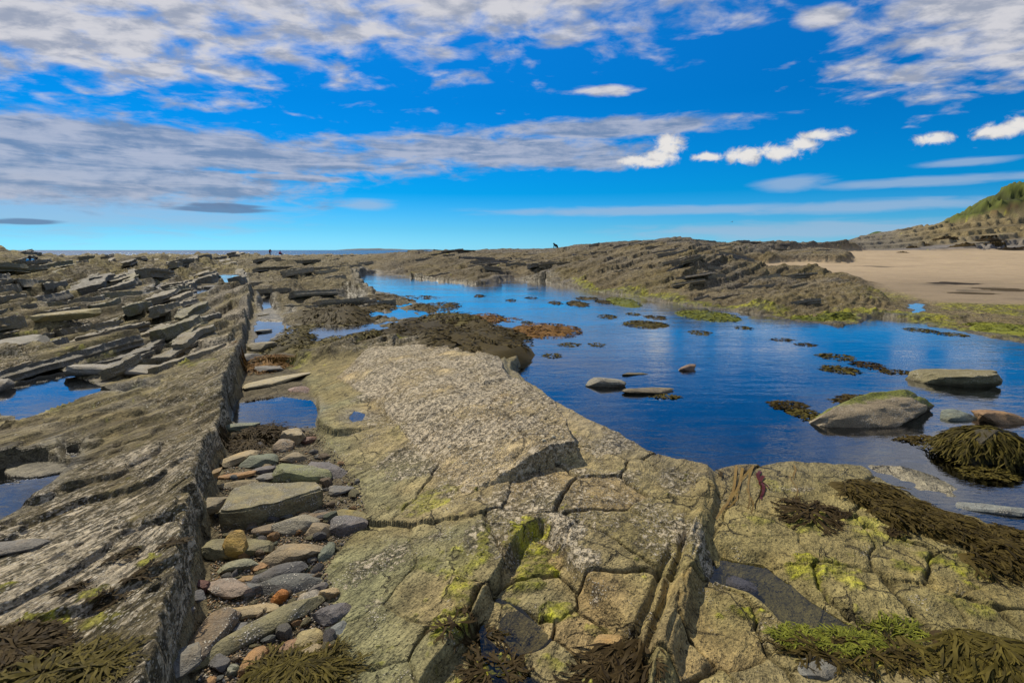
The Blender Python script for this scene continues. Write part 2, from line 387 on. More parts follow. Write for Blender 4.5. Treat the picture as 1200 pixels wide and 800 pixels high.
    for i, (cx, cy) in enumerate(SEEDW):
        d = np.hypot(xs-cx, yv-cy); c1 = d < e1; c2 = (~c1) & (d < e2)
        e2 = np.where(c1, e1, np.where(c2, d, e2)); j2 = np.where(c1, j1, np.where(c2, i, j2))
        e1 = np.where(c1, d, e1); j1 = np.where(c1, i, j1)
    d1[near] = e1; d2[near] = e2; i1[near] = j1; i2[near] = j2
    gap = (d2 - d1)*.5
    pair = _h(np.minimum(i1, i2), np.maximum(i1, i2), 83)
    pair = np.where(np.maximum(i1, i2) < 11, pair*.40, pair)
    cw = .0032 + .0055*pair + .006*np.clip(fbm(x*4, y*4, 2, 89), 0, 1)
    crack = np.exp(-(gap/cw)**2) * (.25 + .75*ss(pair, .15, .6))
    crack = np.where(near, crack, 0)
    so = (_h(i1, i1*0+3, 97)-.5)
    tilt = ((_h(i1, i1*0+4, 97)-.5)*(x - np.array(SEEDW)[i1, 0]) + (_h(i1, i1*0+5, 97)-.5)*(y - np.array(SEEDW)[i1, 1]))*.09
    so = np.where(i1 < 11, so*.35, so)
    slab = np.where(near, so*.020 + tilt*.6 - crack*.036 + .004*ss(gap, .0, .02), 0)
    # steps across the centre slab
    st = -line_sd(x, y, STEP)[0]; st2 = -line_sd(x, y, STEP2)[0]
    stj = st + wx*.2
    low = ss(stj, -.015, .03) * ss(-(st2 + wx*.25), .0, .06) * (y < 3.4)
    low *= ss(y, .2, .8)
    zC = zC - low*.085
    pudd = ell(x + wx*.5, y + wy, 612, 738, 40, 36, .06); zC = zC - .035*ss(pudd, 0, .5)*low
    # the narrow upstanding rib of rock
    rd, ra = line_sd(x, y, RIDGE); rd = -rd
    rdj = rd + wx*.25 + fbm(x*7, y*7, 2, 101)*.015
    LR = float(sum(math.dist(RIDGE[i], RIDGE[i+1]) for i in range(len(RIDGE)-1)))
    along = ss(ra, -.1, .15) * (1-ss(ra, LR-.15, LR+.15))
    right = ss(rdj, -.05, .03)                      # 1 on the lower platform right of the rib
    zR = .055 + n_mid*.022 + n_hi*.008 + tex*.6 + slab*.85
    zR = zR - .03*ss(x, 2.0, 3.5)
    tr = poly_sd(x + wx*.5, y + wy*.5, PX([(836,640),(905,655),(960,690),(1010,722),(1075,735),(1060,770),(985,745),(925,735),(880,700),(845,688),(826,676)], .02), 1)
    zR = zR - .09*(1-ss(tr, -.12, .02))
    crev = np.exp(-((rdj + .115)/.022)**2)*ss(ra, .75, .95)*along
    crev2 = np.exp(-((rdj + .175)/.016)**2)*ss(ra, 1.0, 1.2)*along
    rib = along*np.exp(-((rdj+.055)/.06)**4)
    ribtex = fbm(rdj*28, ra*2.2, 3, 103)*.03
    zC = (zC + slab*(1-.75*inb))
    right_end = np.where(ra > LR, 1, right)
    zC = zC - .05*np.exp(-(rdj/.35)**2)*along
    zC_R = zC*(1-right) + zR*right + rib*(.055 + ribtex) - .055*crev - .04*crev2
    # --- gully floor
    zG = np.interp(y, [0, 4.3, 4.9, 5.8, 7, 11, 14, 18], [-.05, -.05, -.11, -.13, -.09, -.12, -.02, .1]) + n_mid*.03 + n_hi*.012
    z = zC_R
    mz = ss(y + wy*4 + n_mid*.3, 8.0, 8.7)
    z = z*(1-mz) + zM*mz
    gw = 1-ss(dgj, -.10, .03); gw = gw*(1-ss(y, 12, 15))
    z = z*(1-gw) + zG*gw
    lw = 1-ss(dwj, -.005, .05 + .06*vn(alw*3, alw*0, 107))
    fade = ss(y, 17, 24)
    lwf = 1-ss(dw + n_lo*2, -2.5, 2.5)
    lw = lw*(1-fade) + lwf*fade
    wallrelief = fbm(alw*6, z*30, 3, 109)*.0
    lip = np.exp(-(dwj/.16)**2)*(dwj < .02)*.05*(1-fade)
    zL = zL + lip + .06*np.clip(1+dw/2.2, 0, 1)*(1-fade)
    z = z*(1-lw) + zL*lw
    # --- ridge beyond the pool
    yc = np.interp(U, CR_U, CR_Y); vc = np.interp(U, CR_U, CR_V); ysh = np.interp(U, SH_U, SH_Y)
    zc = EYE + (293-vc)/FPX*yc
    q = np.clip((ys-ysh)/(yc-ysh), 0, 3)
    prof = np.where(q < 1, (1-(1-np.minimum(q, 1))**1.25)**.85, 1)
    rs = x*math.cos(R(60)) - y*math.sin(R(60)) + fbm(x*.3, y*.3, 3, 113)*1.1
    rt = x*math.sin(R(60)) + y*math.cos(R(60))
    sawr, fr, wr, idr, rr, rr2, djr = beds(-rs, rt, 1.35, 4.5, 19, np.maximum(.05, .004*D))
    sawq, fq, wq, idq, rq, rq2, djq = beds(-rs*1.0+5, rt, .45, 2.0, 21, np.maximum(.03, .004*D))
    amp = ss(ys-ysh, .0, 5.0)
    ztop = np.maximum(zc, .3)*prof
    rx_ = x*math.cos(R(18)) - y*math.sin(R(18)) + fbm(x*.15, y*.15, 3, 231)*1.2
    ER = ztop + (.25 + .75*amp)*(1-.55*ss(q, .55, 1.0))*(fbm(x*.11, y*.11, 4, 127)*.85 + fbm(x*.5, y*.5, 4, 233)*.34 + (rr-.5)*.30)
    zr1, kr1, fr1 = terrace(ER + fbm(x*.9, y*.9, 3, 239)*.16, rx_, .30, .34, np.clip(.0045*D*.3/.34, .08, .5), fbm(x*.07, y*.07, 2, 235)*.7)
    zr2, kr2, fr2 = terrace(ER + fbm(x*1.5, y*1.5, 3, 237)*.07, rx_, .34, .12, np.clip(.0045*D*.4/.13, .10, .6), 0*x)
    zRG = zr1*.36 + zr2*.34 + ER*.30 + fbm(x*2.2, y*2.2, 3, 243)*.05
    rough = (zRG - ztop)
    zRG = ztop*.0 + zRG + n_mid*.03*(1-ss(D, 30, 60))
    idr = kr1*4096*8 + (idr & 4095)
    fall = ss(ys, yc + 4, yc + 40)
    zRG = zRG - fall*(zc + 3)*(U < 1000)
    psd = poly_sd(x + wx*1.2*np.clip(D/8, .5, 2), y + wy*1.2*np.clip(D/8, .5, 2), POOL, 4.0)
    farside = ss(ys - ysh, -1.0, .8)*ss(U, 395, 470)
    rgw = farside
    z = z*(1-rgw) + zRG*rgw
    # --- beach and shelves in front of it
    sdS = poly_sd(x + wx*2.5 + n_lo*.6, y + wy*3 + n_lo*.8, SAND, 6.0)
    zS = sand_z(ys) + n_lo*.05 + n_mid*.012
    shw = 1-ss(poly_sd(x+wx*2, y+wy*2, SHELF, 3), -.5, .4)
    zSh = .14 + .36*ss(ys-ysh, .5, 6) + zm*.9 + fine*1.5 + n_lo*.05
    low_sh = ss(U, 985, 1030)*(1-ss(ys, 20, 24))*farside
    zLow = .03 + .10*ss(ys-ysh, 0, 5) + n_mid*.04 + (rm-.5)*.05 + n_lo*.05
    z = z*(1-low_sh) + zLow*low_sh
    sw_ = 1-ss(sdS, -.6, .5)
    z = z*(1-sw_) + zS*sw_
    z = z*(1-shw) + np.maximum(zSh, 0)*shw
    spw = 1-ss(poly_sd(x+wx*3, y+wy*3, SPUR, 3), -.3, .25)
    z = z + spw*(.42 + n_mid*.12 + zm*.4)
    sw_ = sw_*(1-spw)*(1-shw)
    # --- bank and headland on the right
    vh = np.interp(U, HD_U, HD_V)
    hb = ss(U, 960, 1010)
    bank_top = EYE + (293-np.interp(U, [960,1000,1040,1100,1130,1200], [282,276,272,262,257,256]))/FPX*86
    step = np.interp(ys, [58, 62, 67, 72, 86], [0, .05, .16, .45, 1.0])
    zb_, kb_, fb_ = terrace(step*5 + n_lo*.6 + n_mid*.2 + fbm(x*.25, y*.25, 3, 241)*.5, x, .06, .85, np.full(x.shape, .13), 0*x)
    rocky = np.clip(zb_/5*.7 + step*.3, 0, 1.1)
    zB = 1.66 + (bank_top-1.66)*rocky + n_mid*.18*step + n_lo*.25*step
    topz = EYE + (293-vh)/FPX*97
    hstep = ss(ys, 84, 99)*ss(U, 1055, 1110)
    zB = zB + np.maximum(topz-bank_top, 0)*(.35*ss(ys, 84, 90) + .65*ss(ys, 86, 98))*ss(U, 1030, 1110)*(1+.0*n_lo) + hstep*(n_lo*.8 + n_mid*.3)
    zB = np.where(ys > 100, zB + (ys-100)*.02, zB)
    bw = hb*ss(ys, 58.5, 61)
    z = z*(1-bw) + np.maximum(zB, 0)*bw
    # --- water filled hollows
    bed = -.06 - .20*ss(-psd, 0, 1.6) + n_mid*.06 + n_hi*.02
    shal = ss(x, 2.2, 3.2)*(1-ss(y, 4.3, 5.6)); bed = bed + .06*shal
    pin = 1-ss(psd, -.10, .03)
    rimw = (psd > .0) & (psd < .30)
    z = np.where(rimw & (D < 40), np.maximum(z, np.minimum(.004 + .10*psd, .02)), z)
    z = z*(1-pin) + np.minimum(z, bed)*pin
    wet = 1-ss(psd, .05, .6)
    inpool = psd < 0
    pmin = np.full(x.shape, 9.0)
    for n, P, wl in POOLS:
        k = np.clip(math.hypot(*P[0])/9, .35, 3)
        sd = poly_sd(x + wx*.8*k, y + wy*.8*k, P, 1.2*k)
        z = np.where((sd > 0) & (sd < .45*k), np.maximum(z, wl + np.minimum(.02*sd/k + .004, .02)), z)
        m = 1-ss(sd, -.12*k, .02)
        z = z*(1-m) + np.minimum(z, wl - .05 - .06*ss(-sd, 0, .4*k) + n_hi*.01)*m
        pmin = np.minimum(pmin, sd)
    wet = np.maximum(wet, 1-ss(pmin, .0, .18))
    # green weed films, each a patch with its own ragged edge
    ng = fbm(x*9, y*9, 4, 131)*.9 + fbm(x*30, y*30, 2, 137)*.5
    alg = np.zeros(x.shape)
    for (u, v, ru, rv, st_) in [(622,640,48,44,1.0),(655,700,34,16,.9),(530,722,48,24,1.0),(572,765,62,36,.9),(500,580,52,22,.65),(545,655,44,28,.6),(618,668,36,20,.9),
              (868,702,38,14,1.1),(950,655,34,30,.9),(1062,652,24,14,1.0),(945,600,42,18,.8),(1130,650,44,34,.9),(1175,640,30,18,1),(985,755,110,30,.8),(1120,690,30,16,.6),
              (985,660,28,26,.7),(40,722,60,22,.9),(110,695,30,14,.7),(178,664,30,14,.9),(150,645,30,10,.6),(105,722,50,20,.6),(-20,690,50,22,.8),
              (100,775,60,16,.6),(470,502,20,10,.2),(650,760,30,20,.6),(700,782,40,18,.7),(1035,620,50,14,.5),(1180,760,40,30,.7),(900,560,36,12,.4),(1010,600,40,10,.6),(1090,640,40,14,.8),(1150,700,50,14,.7),(890,600,30,12,.5),(700,720,26,12,.6),(600,690,30,12,.6),(500,650,36,16,.5),(540,690,30,30,.8),(565,640,16,40,.8),
              (60,470,30,8,.6),(230,425,28,7,.7),(40,385,50,6,.7),(120,408,60,8,.6),(430,402,34,8,.9),(470,400,30,8,.7),(352,412,30,8,.5),(130,448,70,8,.4),(30,395,60,10,.5)]:
        alg = np.maximum(alg, ss(ell(x, y, u, v, ru, rv, .25 if u < 235 and v > 380 else .10)*1.35 + ng*.70, .42, .85)*st_)
    shore = np.exp(-((psd-.35)/.45)**2)*farside*ss(U, 640, 700)
    alg = np.maximum(alg, ss(shore*1.35 + ng*.40 + n_lo*.45, .42, .85))
    alg = np.maximum(alg, low_sh*(1-sw_)*ss(n_lo*.9 + n_mid*.5 + ng*.25 + .28, .1, .5)*.95*(ys < 21))
    alg = np.where(inpool & (D > 5), alg*.3, alg)
    z = z + alg*.010*(.5 + vn(x*60, y*60, 139))*(D < 12)
    # sea side: nothing stands out of the sea beyond the shore
    o['z'] = z
    # ---------------- what the surface is made of
    barn = np.zeros(x.shape)
    bpat = fbm(x*2.6, y*2.6, 4, 263)
    barn = np.maximum(barn, inb*np.clip(.74 + .35*relief + .75*bpat, .15, 1.15))
    for (u, v, ru, rv, st_) in [(560,520,150,80,.62),(620,560,110,60,.6),(700,520,100,50,.6),(760,600,100,70,.5),(735,500,70,30,.7),(580,600,60,40,.55),(690,640,50,30,.8),
                                (820,620,30,90,.7),(930,550,90,10,.9),(470,455,70,50,.5),(790,540,60,30,.6),(860,560,40,20,.5),(665,605,30,26,.9),(700,665,24,20,.9)]:
        barn = np.maximum(barn, st_*ss(ell(x, y, u, v, ru, rv, .2)*1.2 + n_mid*.5 + bpat*.8, .25, .9))
    barn = np.where(lw > .5, .02 + .62*ss(fbm(x*.9, y*.9, 4, 261), .0, .5) + .45*np.exp(-(np.minimum(dw, 0)/.9)**2)*(y < 20) + .25*n_mid + .2*n_lo, barn)
    barn = np.where(rgw > .5, .28 + .3*n_mid + .25*n_lo, barn)
    barn = np.where((mz > .5) & (rgw < .5) & (lw < .5), .35 + .3*n_mid, barn)
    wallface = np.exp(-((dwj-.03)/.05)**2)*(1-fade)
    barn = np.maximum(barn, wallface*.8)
    pale = np.clip(inb*1.0 + .8*np.exp(-((x-G(620,470,.3)[0])**2 + (y-G(620,470,.3)[1])**2)/2)*(1-lw)*(1-gw), 0, 1)
    C = lambda r, g, b: np.array([r, g, b], F)
    var = (n_lo*.35 + n_mid*.4 + n_hi*.2)[..., None]
    olive = C(.225, .192, .092); grey = C(.205, .172, .098); pinkish = C(.46, .375, .25); slate = C(.140, .128, .122); brown = C(.23, .165, .085)
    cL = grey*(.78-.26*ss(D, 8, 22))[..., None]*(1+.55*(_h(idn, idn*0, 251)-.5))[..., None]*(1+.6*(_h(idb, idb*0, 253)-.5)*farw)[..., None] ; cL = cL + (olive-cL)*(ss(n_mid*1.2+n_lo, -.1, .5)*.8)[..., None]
    cL = cL + (slate-cL)*(ss(rn2 + n_mid*.5, .72, 1.0)*.7*(D < 40))[..., None]
    cC = olive*(1+.22*so)[..., None]; cC = cC + (grey-cC)*(ss(n_lo + .8*so + n_mid*.4, -.2, .45)*.9)[..., None]
    cC = cC + (brown*1.15-cC)*(ss(_h(i1, i1*0+8, 97)*1.1 + n_mid*.35, .72, 1.0)*.7*near)[..., None]
    cC = cC + (pinkish-cC)*(pale*.9)[..., None]
    ccool = C(.165, .180, .115)
    cool = ss(n_lo*.6 + n_mid*.5 + .12 + .5*ss(x, 2.2, 3.2)*(y < 4.2) + .35*np.exp(-(dg/.35)**2), .3, .75)*(1-pale)
    cC = cC + (ccool-cC)*(cool*.7)[..., None]
    cR = brown*.0 + C(.140, .112, .066)*(1+.6*(_h(idr, idr*0, 255)-.5))[..., None]
    cR = cR + (C(.098,.088,.084)-cR)*(ss(n_lo*.8 + .4*rq2 + .75*ss(q, .55, .95), .35, .85)*.85)[..., None]
    cR = cR + (C(.155,.125,.05)-cR)*(ss(-n_lo + n_mid*.5, .15, .6)*.6)[..., None]
    cM = grey*.80*(1+.6*(_h(idm, idm*0, 257)-.5))[..., None] + 0
    col = cC*(1-mz[..., None]) + cM*mz[..., None]
    gcol = C(.10, .085, .06)
    col = col*(1-gw[..., None]) + gcol*gw[..., None]
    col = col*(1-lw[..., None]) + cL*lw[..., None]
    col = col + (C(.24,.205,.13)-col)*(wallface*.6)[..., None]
    col = col*(1-rgw[..., None]) + cR*rgw[..., None]
    col = col*(1+.30*var)
    # crack lines are darker than the slabs they part
    col = col*(1 - .60*crack*(1-mz)*(1-lw)*(1-gw))[..., None]
    sandc = C(.35, .268, .168)*(1 + .10*n_lo + .10*n_mid + .10*fbm(x*.5, y*3, 4, 149) + .10*fbm(x*2, y*5, 3, 150))[..., None]
    drk = ss(ys, 15, 20)*(1-ss(ys, 22, 30)); sandc = sandc*(1-.38*(1-ss(ys, 17, 34)))[..., None]
    col = col*(1-sw_[..., None]) + sandc*sw_[..., None]
    # wrack line at the top of the beach
    wrk = np.exp(-((ys-60.3-n_lo*1.0)/1.1)**2)*ss(fbm(x*.7, y*1.5, 3, 151) + .25, .05, .3)*ss(U, 1040, 1100)
    wrk2 = np.exp(-((ys-33-n_lo*1.5)/.4)**2)*np.exp(-((U-1010)/50)**2) + np.exp(-((ys-22.5-n_lo)/.5)**2)*np.exp(-((U-1110)/40)**2)*.8
    wrk2 = wrk2 + ss(fbm(x*.5, y*1.6, 3, 157), .35, .6)*(ys < 21)*(U > 1120)*.6
    wrk = np.clip(np.maximum(wrk, wrk2), 0, 1)*ss(U, 940, 960)
    # bank and grass
    bankc = C(.185, .150, .088)*(1 + .5*n_mid + .5*n_lo + .6*(_h(kb_, kb_*0, 267)-.5))[..., None]
    slope_ = ss(ys + n_lo*3, 62, 66); slope_ = slope_*ss(U + n_lo*25 + n_mid*10, 1030, 1100)*ss(ys + n_lo*4 + n_mid*2, 65, 71)
    bankc = C(.145, .132, .120)*(1+.4*n_mid)[..., None]*(1-slope_)[..., None] + bankc*slope_[..., None]
    g1 = C(.058, .072, .013)*(1 + .7*n_lo + .9*n_mid + .5*n_hi)[..., None]
    earth = C(.115, .078, .038)*(1+.4*n_mid)[..., None]
    gr = ss(ys + n_lo*2.2 + n_mid*1.2, 86.5, 88.0)*ss(U + n_mid*8, 1085, 1110)
    ear = gr*np.exp(-((ys + n_lo*1.6 + n_mid*1.0 - 88.0)/.8)**2)*ss(U + n_lo*20, 1135, 1170)
    hc = g1*(1-ear[..., None]) + earth*ear[..., None]
    bankc = bankc*(1-gr[..., None]) + hc*gr[..., None]
    col = col*(1-bw[..., None]) + bankc*bw[..., None]
    col = col + (C(.03,.026,.018)-col)*(wrk*.85)[..., None]
    # pool beds
    pstr = fbm(x*1.2 + y*.8, y*2.6 - x*.9, 5, 271)
    pb = C(.33, .30, .25)*(.52 + .45*np.exp(-np.abs(psd)/.9)*(D < 9)*ss(y, 7.5, 5))[..., None]*(1+.5*n_mid + .9*pstr)[..., None]
    pb = pb + (C(.07,.06,.035)-pb)*(ss(n_mid*.8 + n_lo + pstr*.9, .10, .5)*.65)[..., None]
    pinc = np.maximum(pin, 1-ss(pmin, -.06, .03))
    col = col + (pb-col)*(pinc*.9)[..., None]
    ac = C(.245, .25, .020)*(1 + .8*ng)[..., None]
    ac = ac + (C(.055,.062,.012)-ac)*ss(fbm(x*7, y*7, 4, 163), -.05, .35)[..., None]*.8
    col = col + (ac-col)*np.clip(alg*(.75 + .5*fbm(x*40, y*40, 2, 165)), 0, 1)[..., None]
    col = col*(1 + (C(1.0, .97, .80)-1)*(1-sw_)[..., None])
    o['col'] = np.clip(col, .008, .8)
    o['barn'] = np.clip(barn, 0, 1)*(1-sw_)*(1-pinc*.8)*(1-gw*(lw < .5))*(1-np.clip(alg, 0, 1)*.8)*(1-bw)
    o['wet'] = np.clip(wet, 0, 1)*(1-.7*sw_)
    o['soft'] = np.clip(np.maximum(np.maximum(sw_, gr*bw), np.clip(alg, 0, 1)*.0), 0, 1)
    cen = (lw < .5) & (rgw < .5); tcx = tcx*2.0
    o['s'] = np.where(rgw > .5, scx, np.where(cen, scx, s)); o['t'] = np.where(rgw > .5, tcx, np.where(cen, tcx, t))
    o['ledge'] = np.clip(np.maximum(np.maximum(lw, rgw), mz), 0, 1)*(1-sw_)*(1-pinc)*(1-bw)*(1-gw*(lw < .5))
    # ---------------- which piece each spot belongs to
    piece = np.zeros(x.shape, np.int64)
    zone_left = (lw > .5) & (pmin > 0)
    piece = np.where(zone_left, 10_000_000 + np.where(D < 12, idn % 3_000_000, 4_000_000 + idb % 3_000_000), piece)
    piece = np.where((lw <= .5) & (gw < .5) & (mz < .5) & (psd > 0) & near & (pmin > 0) & (crack < .3), 1 + i1, piece)
    piece = np.where((mz >= .5) & (lw <= .5) & (rgw < .5) & (psd > 0), 20_000_000 + idm % 6_000_000, piece)
    isr = (rgw >= .5) & (psd > 0)
    piece = np.where(isr, 30_000_000 + idr % 6_000_000, piece)
    region = np.zeros(x.shape, np.int8)           # 0 platform, 1 ridge, 2 beach, 3 headland, 4 gully floor, 5 pool bed
    region = np.where(rgw >= .5, 1, region); region = np.where(sw_ > .5, 2, region); region = np.where(bw > .5, 3, region)
    region = np.where((gw > .5) & (lw < .5), 4, region); region = np.where(psd < -.02, 5, region)
    piece = np.where((region >= 2), 0, piece)
    o['piece'] = piece; o['region'] = region
    return o
def gz(x, y):
    return float(ground(np.array([x]), np.array([y]))['z'][0])
def on_ground(u, v):
    """height of the ground met by the line of sight through a pixel"""
    z = .08
    for _ in range(4): z = .5*z + .5*max(gz(*G(u, v, z)), -.02)
    return z
def gzs(xs, ys):
    return ground(np.array(xs, float), np.array(ys, float))['z']

# ------------------------------------------------------------------ materials
def principled(N, color, rough=.8, normal=None, spec=.3):
    b = N.new('ShaderNodeBsdfPrincipled')
    N.put(b.inputs['Base Color'], color); N.put(b.inputs['Roughness'], rough)
    b.inputs['Specular IOR Level'].default_value = spec
    if normal is not None: N.put(b.inputs['Normal'], normal)
    return b
def new_mat(name):
    m = bpy.data.materials.new(name); m.use_nodes = True
    N = NT(m.node_tree); N.n.clear()
    out = N.new('ShaderNodeOutputMaterial')
    return m, N, out
def attr(N, name, vec=False):
    a = N.new('ShaderNodeAttribute'); a.attribute_name = name
    return a.outputs['Vector' if vec else 'Color']

def mat_ground():
    m, N, out = new_mat('shore_rock')
    tint = attr(N, 'tint'); mka = N.new('ShaderNodeAttribute'); mka.attribute_name = 'masks'; mk = N.sepc(mka.outputs['Color']); led = mka.outputs['Alpha']; barn, wet, soft = mk[0], mk[1], mk[2]
    bed = attr(N, 'bed', True)
    pos = N.new('ShaderNodeNewGeometry').outputs['Position']
    st = N.vec('MULTIPLY', bed, (1.0, .30, 1.0))
    lay = N.noise(st, 16, 6, .62, .35)                 # streaks that run along the beds
    grain = N.noise(pos, 95, 4, .6)
    blot = N.noise(pos, 5.5, 5, .6, .3)
    hard = N.math('SUBTRACT', 1.0, soft)
    k = N.math('ADD', N.math('MULTIPLY', lay, 1.25), N.math('ADD', N.math('MULTIPLY', grain, 1.35), N.math('MULTIPLY', blot, .8)))
    k = N.math('ADD', N.math('MULTIPLY', N.math('SUBTRACT', k, 1.70), N.math('MULTIPLY_ADD', hard, 1.55, .35)), 1.0)
    c = N.mix(1.0, tint, N.comb(k, k, k), 'MULTIPLY')
    # lichen and mineral staining
    stain = N.ss(N.noise(pos, 2.3, 6, .65, .4), .50, .72)
    c = N.mix(N.math('MULTIPLY', N.math('MULTIPLY', stain, hard), .22), c, N.mix(1.0, c, (1.35, 1.05, .62), 'MULTIPLY'))
    # small pits and hollows, longest along the beds
    pit = N.math('MULTIPLY', N.ss(N.noise(N.vec('MULTIPLY', bed, (1, .45, 1)), 58, 3, .55), .40, .31), N.ss(blot, .34, .58))
    pit = N.math('MULTIPLY', pit, hard)
    c = N.mix(N.math('MULTIPLY', pit, .80), c, (.035, .028, .016))
    # barnacles: pale crust in streaks with dark lenses of bare rock
    warp = N.vec('ADD', st, N.vec('SCALE', N.new('ShaderNodeTexNoise').outputs['Color'], scale=0.0))
    l2 = N.noise(N.vec('MULTIPLY', bed, (1, .42, 1)), 34, 6, .64, .5)
    crust = N.math('MULTIPLY', N.ss(N.math('ADD', N.math('ADD', l2, N.math('MULTIPLY', N.math('SUBTRACT', blot, .5), .35)), N.math('MULTIPLY', barn, .20)), .60, .70), N.ss(barn, .08, .5))
    lens = N.math('MULTIPLY', N.ss(N.math('SUBTRACT', N.math('MULTIPLY', barn, .09), l2), -.43, -.35), N.ss(barn, .15, .6))
    v1 = N.voro(N.vec('MULTIPLY', bed, (1, .6, 1)), 62); dots = N.math('MULTIPLY', N.ss(v1, .36, .22), N.ss(N.math('ADD', N.noise(pos, 6, 4, .65), N.math('MULTIPLY', barn, .32)), .56, .72))
    crcol = N.mix(N.noise(pos, 60, 2), (.36, .30, .20), (.68, .59, .44))
    # hairline joints across the smooth slabs
    jw = N.vec('ADD', pos, N.vec('SCALE', N.comb(N.noise(pos, 3.0, 4, .6), N.noise(N.vec('ADD', pos, (7, 3, 1)), 3.0, 4, .6), 0), scale=.32))
    jd = N.voro(N.vec('MULTIPLY', jw, (1, 1, .2)), 3.1, 'DISTANCE_TO_EDGE')
    hair = N.math('MULTIPLY', N.ss(jd, .020, .006), N.ss(N.noise(pos, 2.1, 3, .6), .44, .56))
    hair = N.math('MULTIPLY', N.math('MULTIPLY', hair, hard), N.math('SUBTRACT', 1.0, led))
    c = N.mix(N.math('MULTIPLY', hair, .75), c, (.030, .025, .015))
    # bed edges seen from further off: dark streaks painted for shaded gaps, pale weathered ribs between
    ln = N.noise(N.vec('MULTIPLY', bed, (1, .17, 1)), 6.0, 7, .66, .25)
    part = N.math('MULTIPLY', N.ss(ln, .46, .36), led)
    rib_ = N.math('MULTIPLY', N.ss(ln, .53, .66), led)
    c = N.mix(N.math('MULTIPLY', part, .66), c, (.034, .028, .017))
    c = N.mix(N.math('MULTIPLY', rib_, .38), c, (.40, .34, .24))
    c = N.mix(N.math('MULTIPLY', lens, .72), c, (.060, .056, .046))
    c = N.mix(N.math('MULTIPLY', crust, .76), c, crcol)
    c = N.mix(N.math('MULTIPLY', N.math('MULTIPLY', dots, hard), .75), c, (.62, .57, .46))
    wv = N.math('MULTIPLY', wet, .38)
    c = N.mix(wv, c, N.mix(1.0, c, (.45, .45, .42), 'MULTIPLY'))
    h = N.math('ADD', N.math('MULTIPLY', lay, .8), N.math('MULTIPLY', grain, .30))
    h = N.math('ADD', h, N.math('MULTIPLY', N.math('SUBTRACT', crust, lens), .45))
    h = N.math('ADD', h, N.math('SUBTRACT', N.math('MULTIPLY', dots, .30), N.math('MULTIPLY', pit, .55)))
    h = N.math('SUBTRACT', N.math('MULTIPLY', h, N.math('MULTIPLY_ADD', hard, .88, .12)), N.math('MULTIPLY', hair, .9))
    nb = N.bump(h, .9, .030)
    far = N.noise(N.vec('MULTIPLY', bed, (1, .22, 1)), 3.4, 6, .65, .3)
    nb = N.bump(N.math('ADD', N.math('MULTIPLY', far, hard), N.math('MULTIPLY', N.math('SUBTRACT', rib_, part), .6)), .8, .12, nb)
    rough = N.math('SUBTRACT', .86, N.math('MULTIPLY', wet, .42))
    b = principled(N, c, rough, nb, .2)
    N.l.new(b.outputs[0], out.inputs[0]); return m
M_GROUND = mat_ground()

def mat_stone(name, barn=0.0):
    m, N, out = new_mat(name)
    oi = N.new('ShaderNodeObjectInfo'); base = oi.outputs['Color']
    tc = N.new('ShaderNodeTexCoord').outputs['Object']
    p = N.vec('ADD', tc, N.vec('SCALE', N.comb(oi.outputs['Random'], 1.7, .3), scale=30.0))
    band = N.noise(N.vec('MULTIPLY', p, (6, 6, 26)), 1.0, 4, .6, .3)
    g = N.noise(p, 110, 4, .6); bl = N.noise(p, 11, 4, .6, .3)
    k = N.math('ADD', N.math('MULTIPLY', g, .55), N.math('ADD', N.math('MULTIPLY', bl, .75), N.math('MULTIPLY', band, .45)))
    k = N.math('ADD', N.math('MULTIPLY', N.math('SUBTRACT', k, .875), 2.0), 1.0)
    c = N.mix(1.0, base, N.comb(k, k, k), 'MULTIPLY')
    c = N.mix(N.math('MULTIPLY', N.ss(N.noise(p, 7, 4, .6), .5, .7), .35), c, N.mix(1.0, c, (1.3, 1.02, .6), 'MULTIPLY'))
    fl = N.noise(N.vec('MULTIPLY', p, (1, 1, 2.4)), 34, 5, .65, .4)
    c = N.mix(N.math('MULTIPLY', N.ss(fl, .46, .34), .55), c, N.mix(1.0, c, (.30, .28, .25), 'MULTIPLY'))
    c = N.mix(N.math('MULTIPLY', N.ss(fl, .56, .70), .40), c, N.mix(1.0, c, (1.7, 1.6, 1.45), 'MULTIPLY'))
    h = N.math('ADD', N.math('MULTIPLY', g, .4), N.math('ADD', bl, N.math('MULTIPLY', fl, .8)))
    if barn > 0:
        v = N.voro(p, 75); msk = N.ss(N.noise(p, 8, 3, .6), .62-barn*.25, .74-barn*.25)
        d = N.math('MULTIPLY', N.ss(v, .42, .22), msk)
        c = N.mix(N.math('MULTIPLY', msk, .35), c, (.07, .07, .065))
        c = N.mix(N.math('MULTIPLY', d, .9), c, (.56, .52, .43))
        h = N.math('ADD', h, N.math('MULTIPLY', d, .5))
    b = principled(N, c, N.ss(bl, .3, .7, .55, .85), N.bump(h, .9, .016), .3)
    N.l.new(b.outputs[0], out.inputs[0]); return m
M_STONE = mat_stone('loose_stone'); M_STONEB = mat_stone('barnacled_stone', .5)

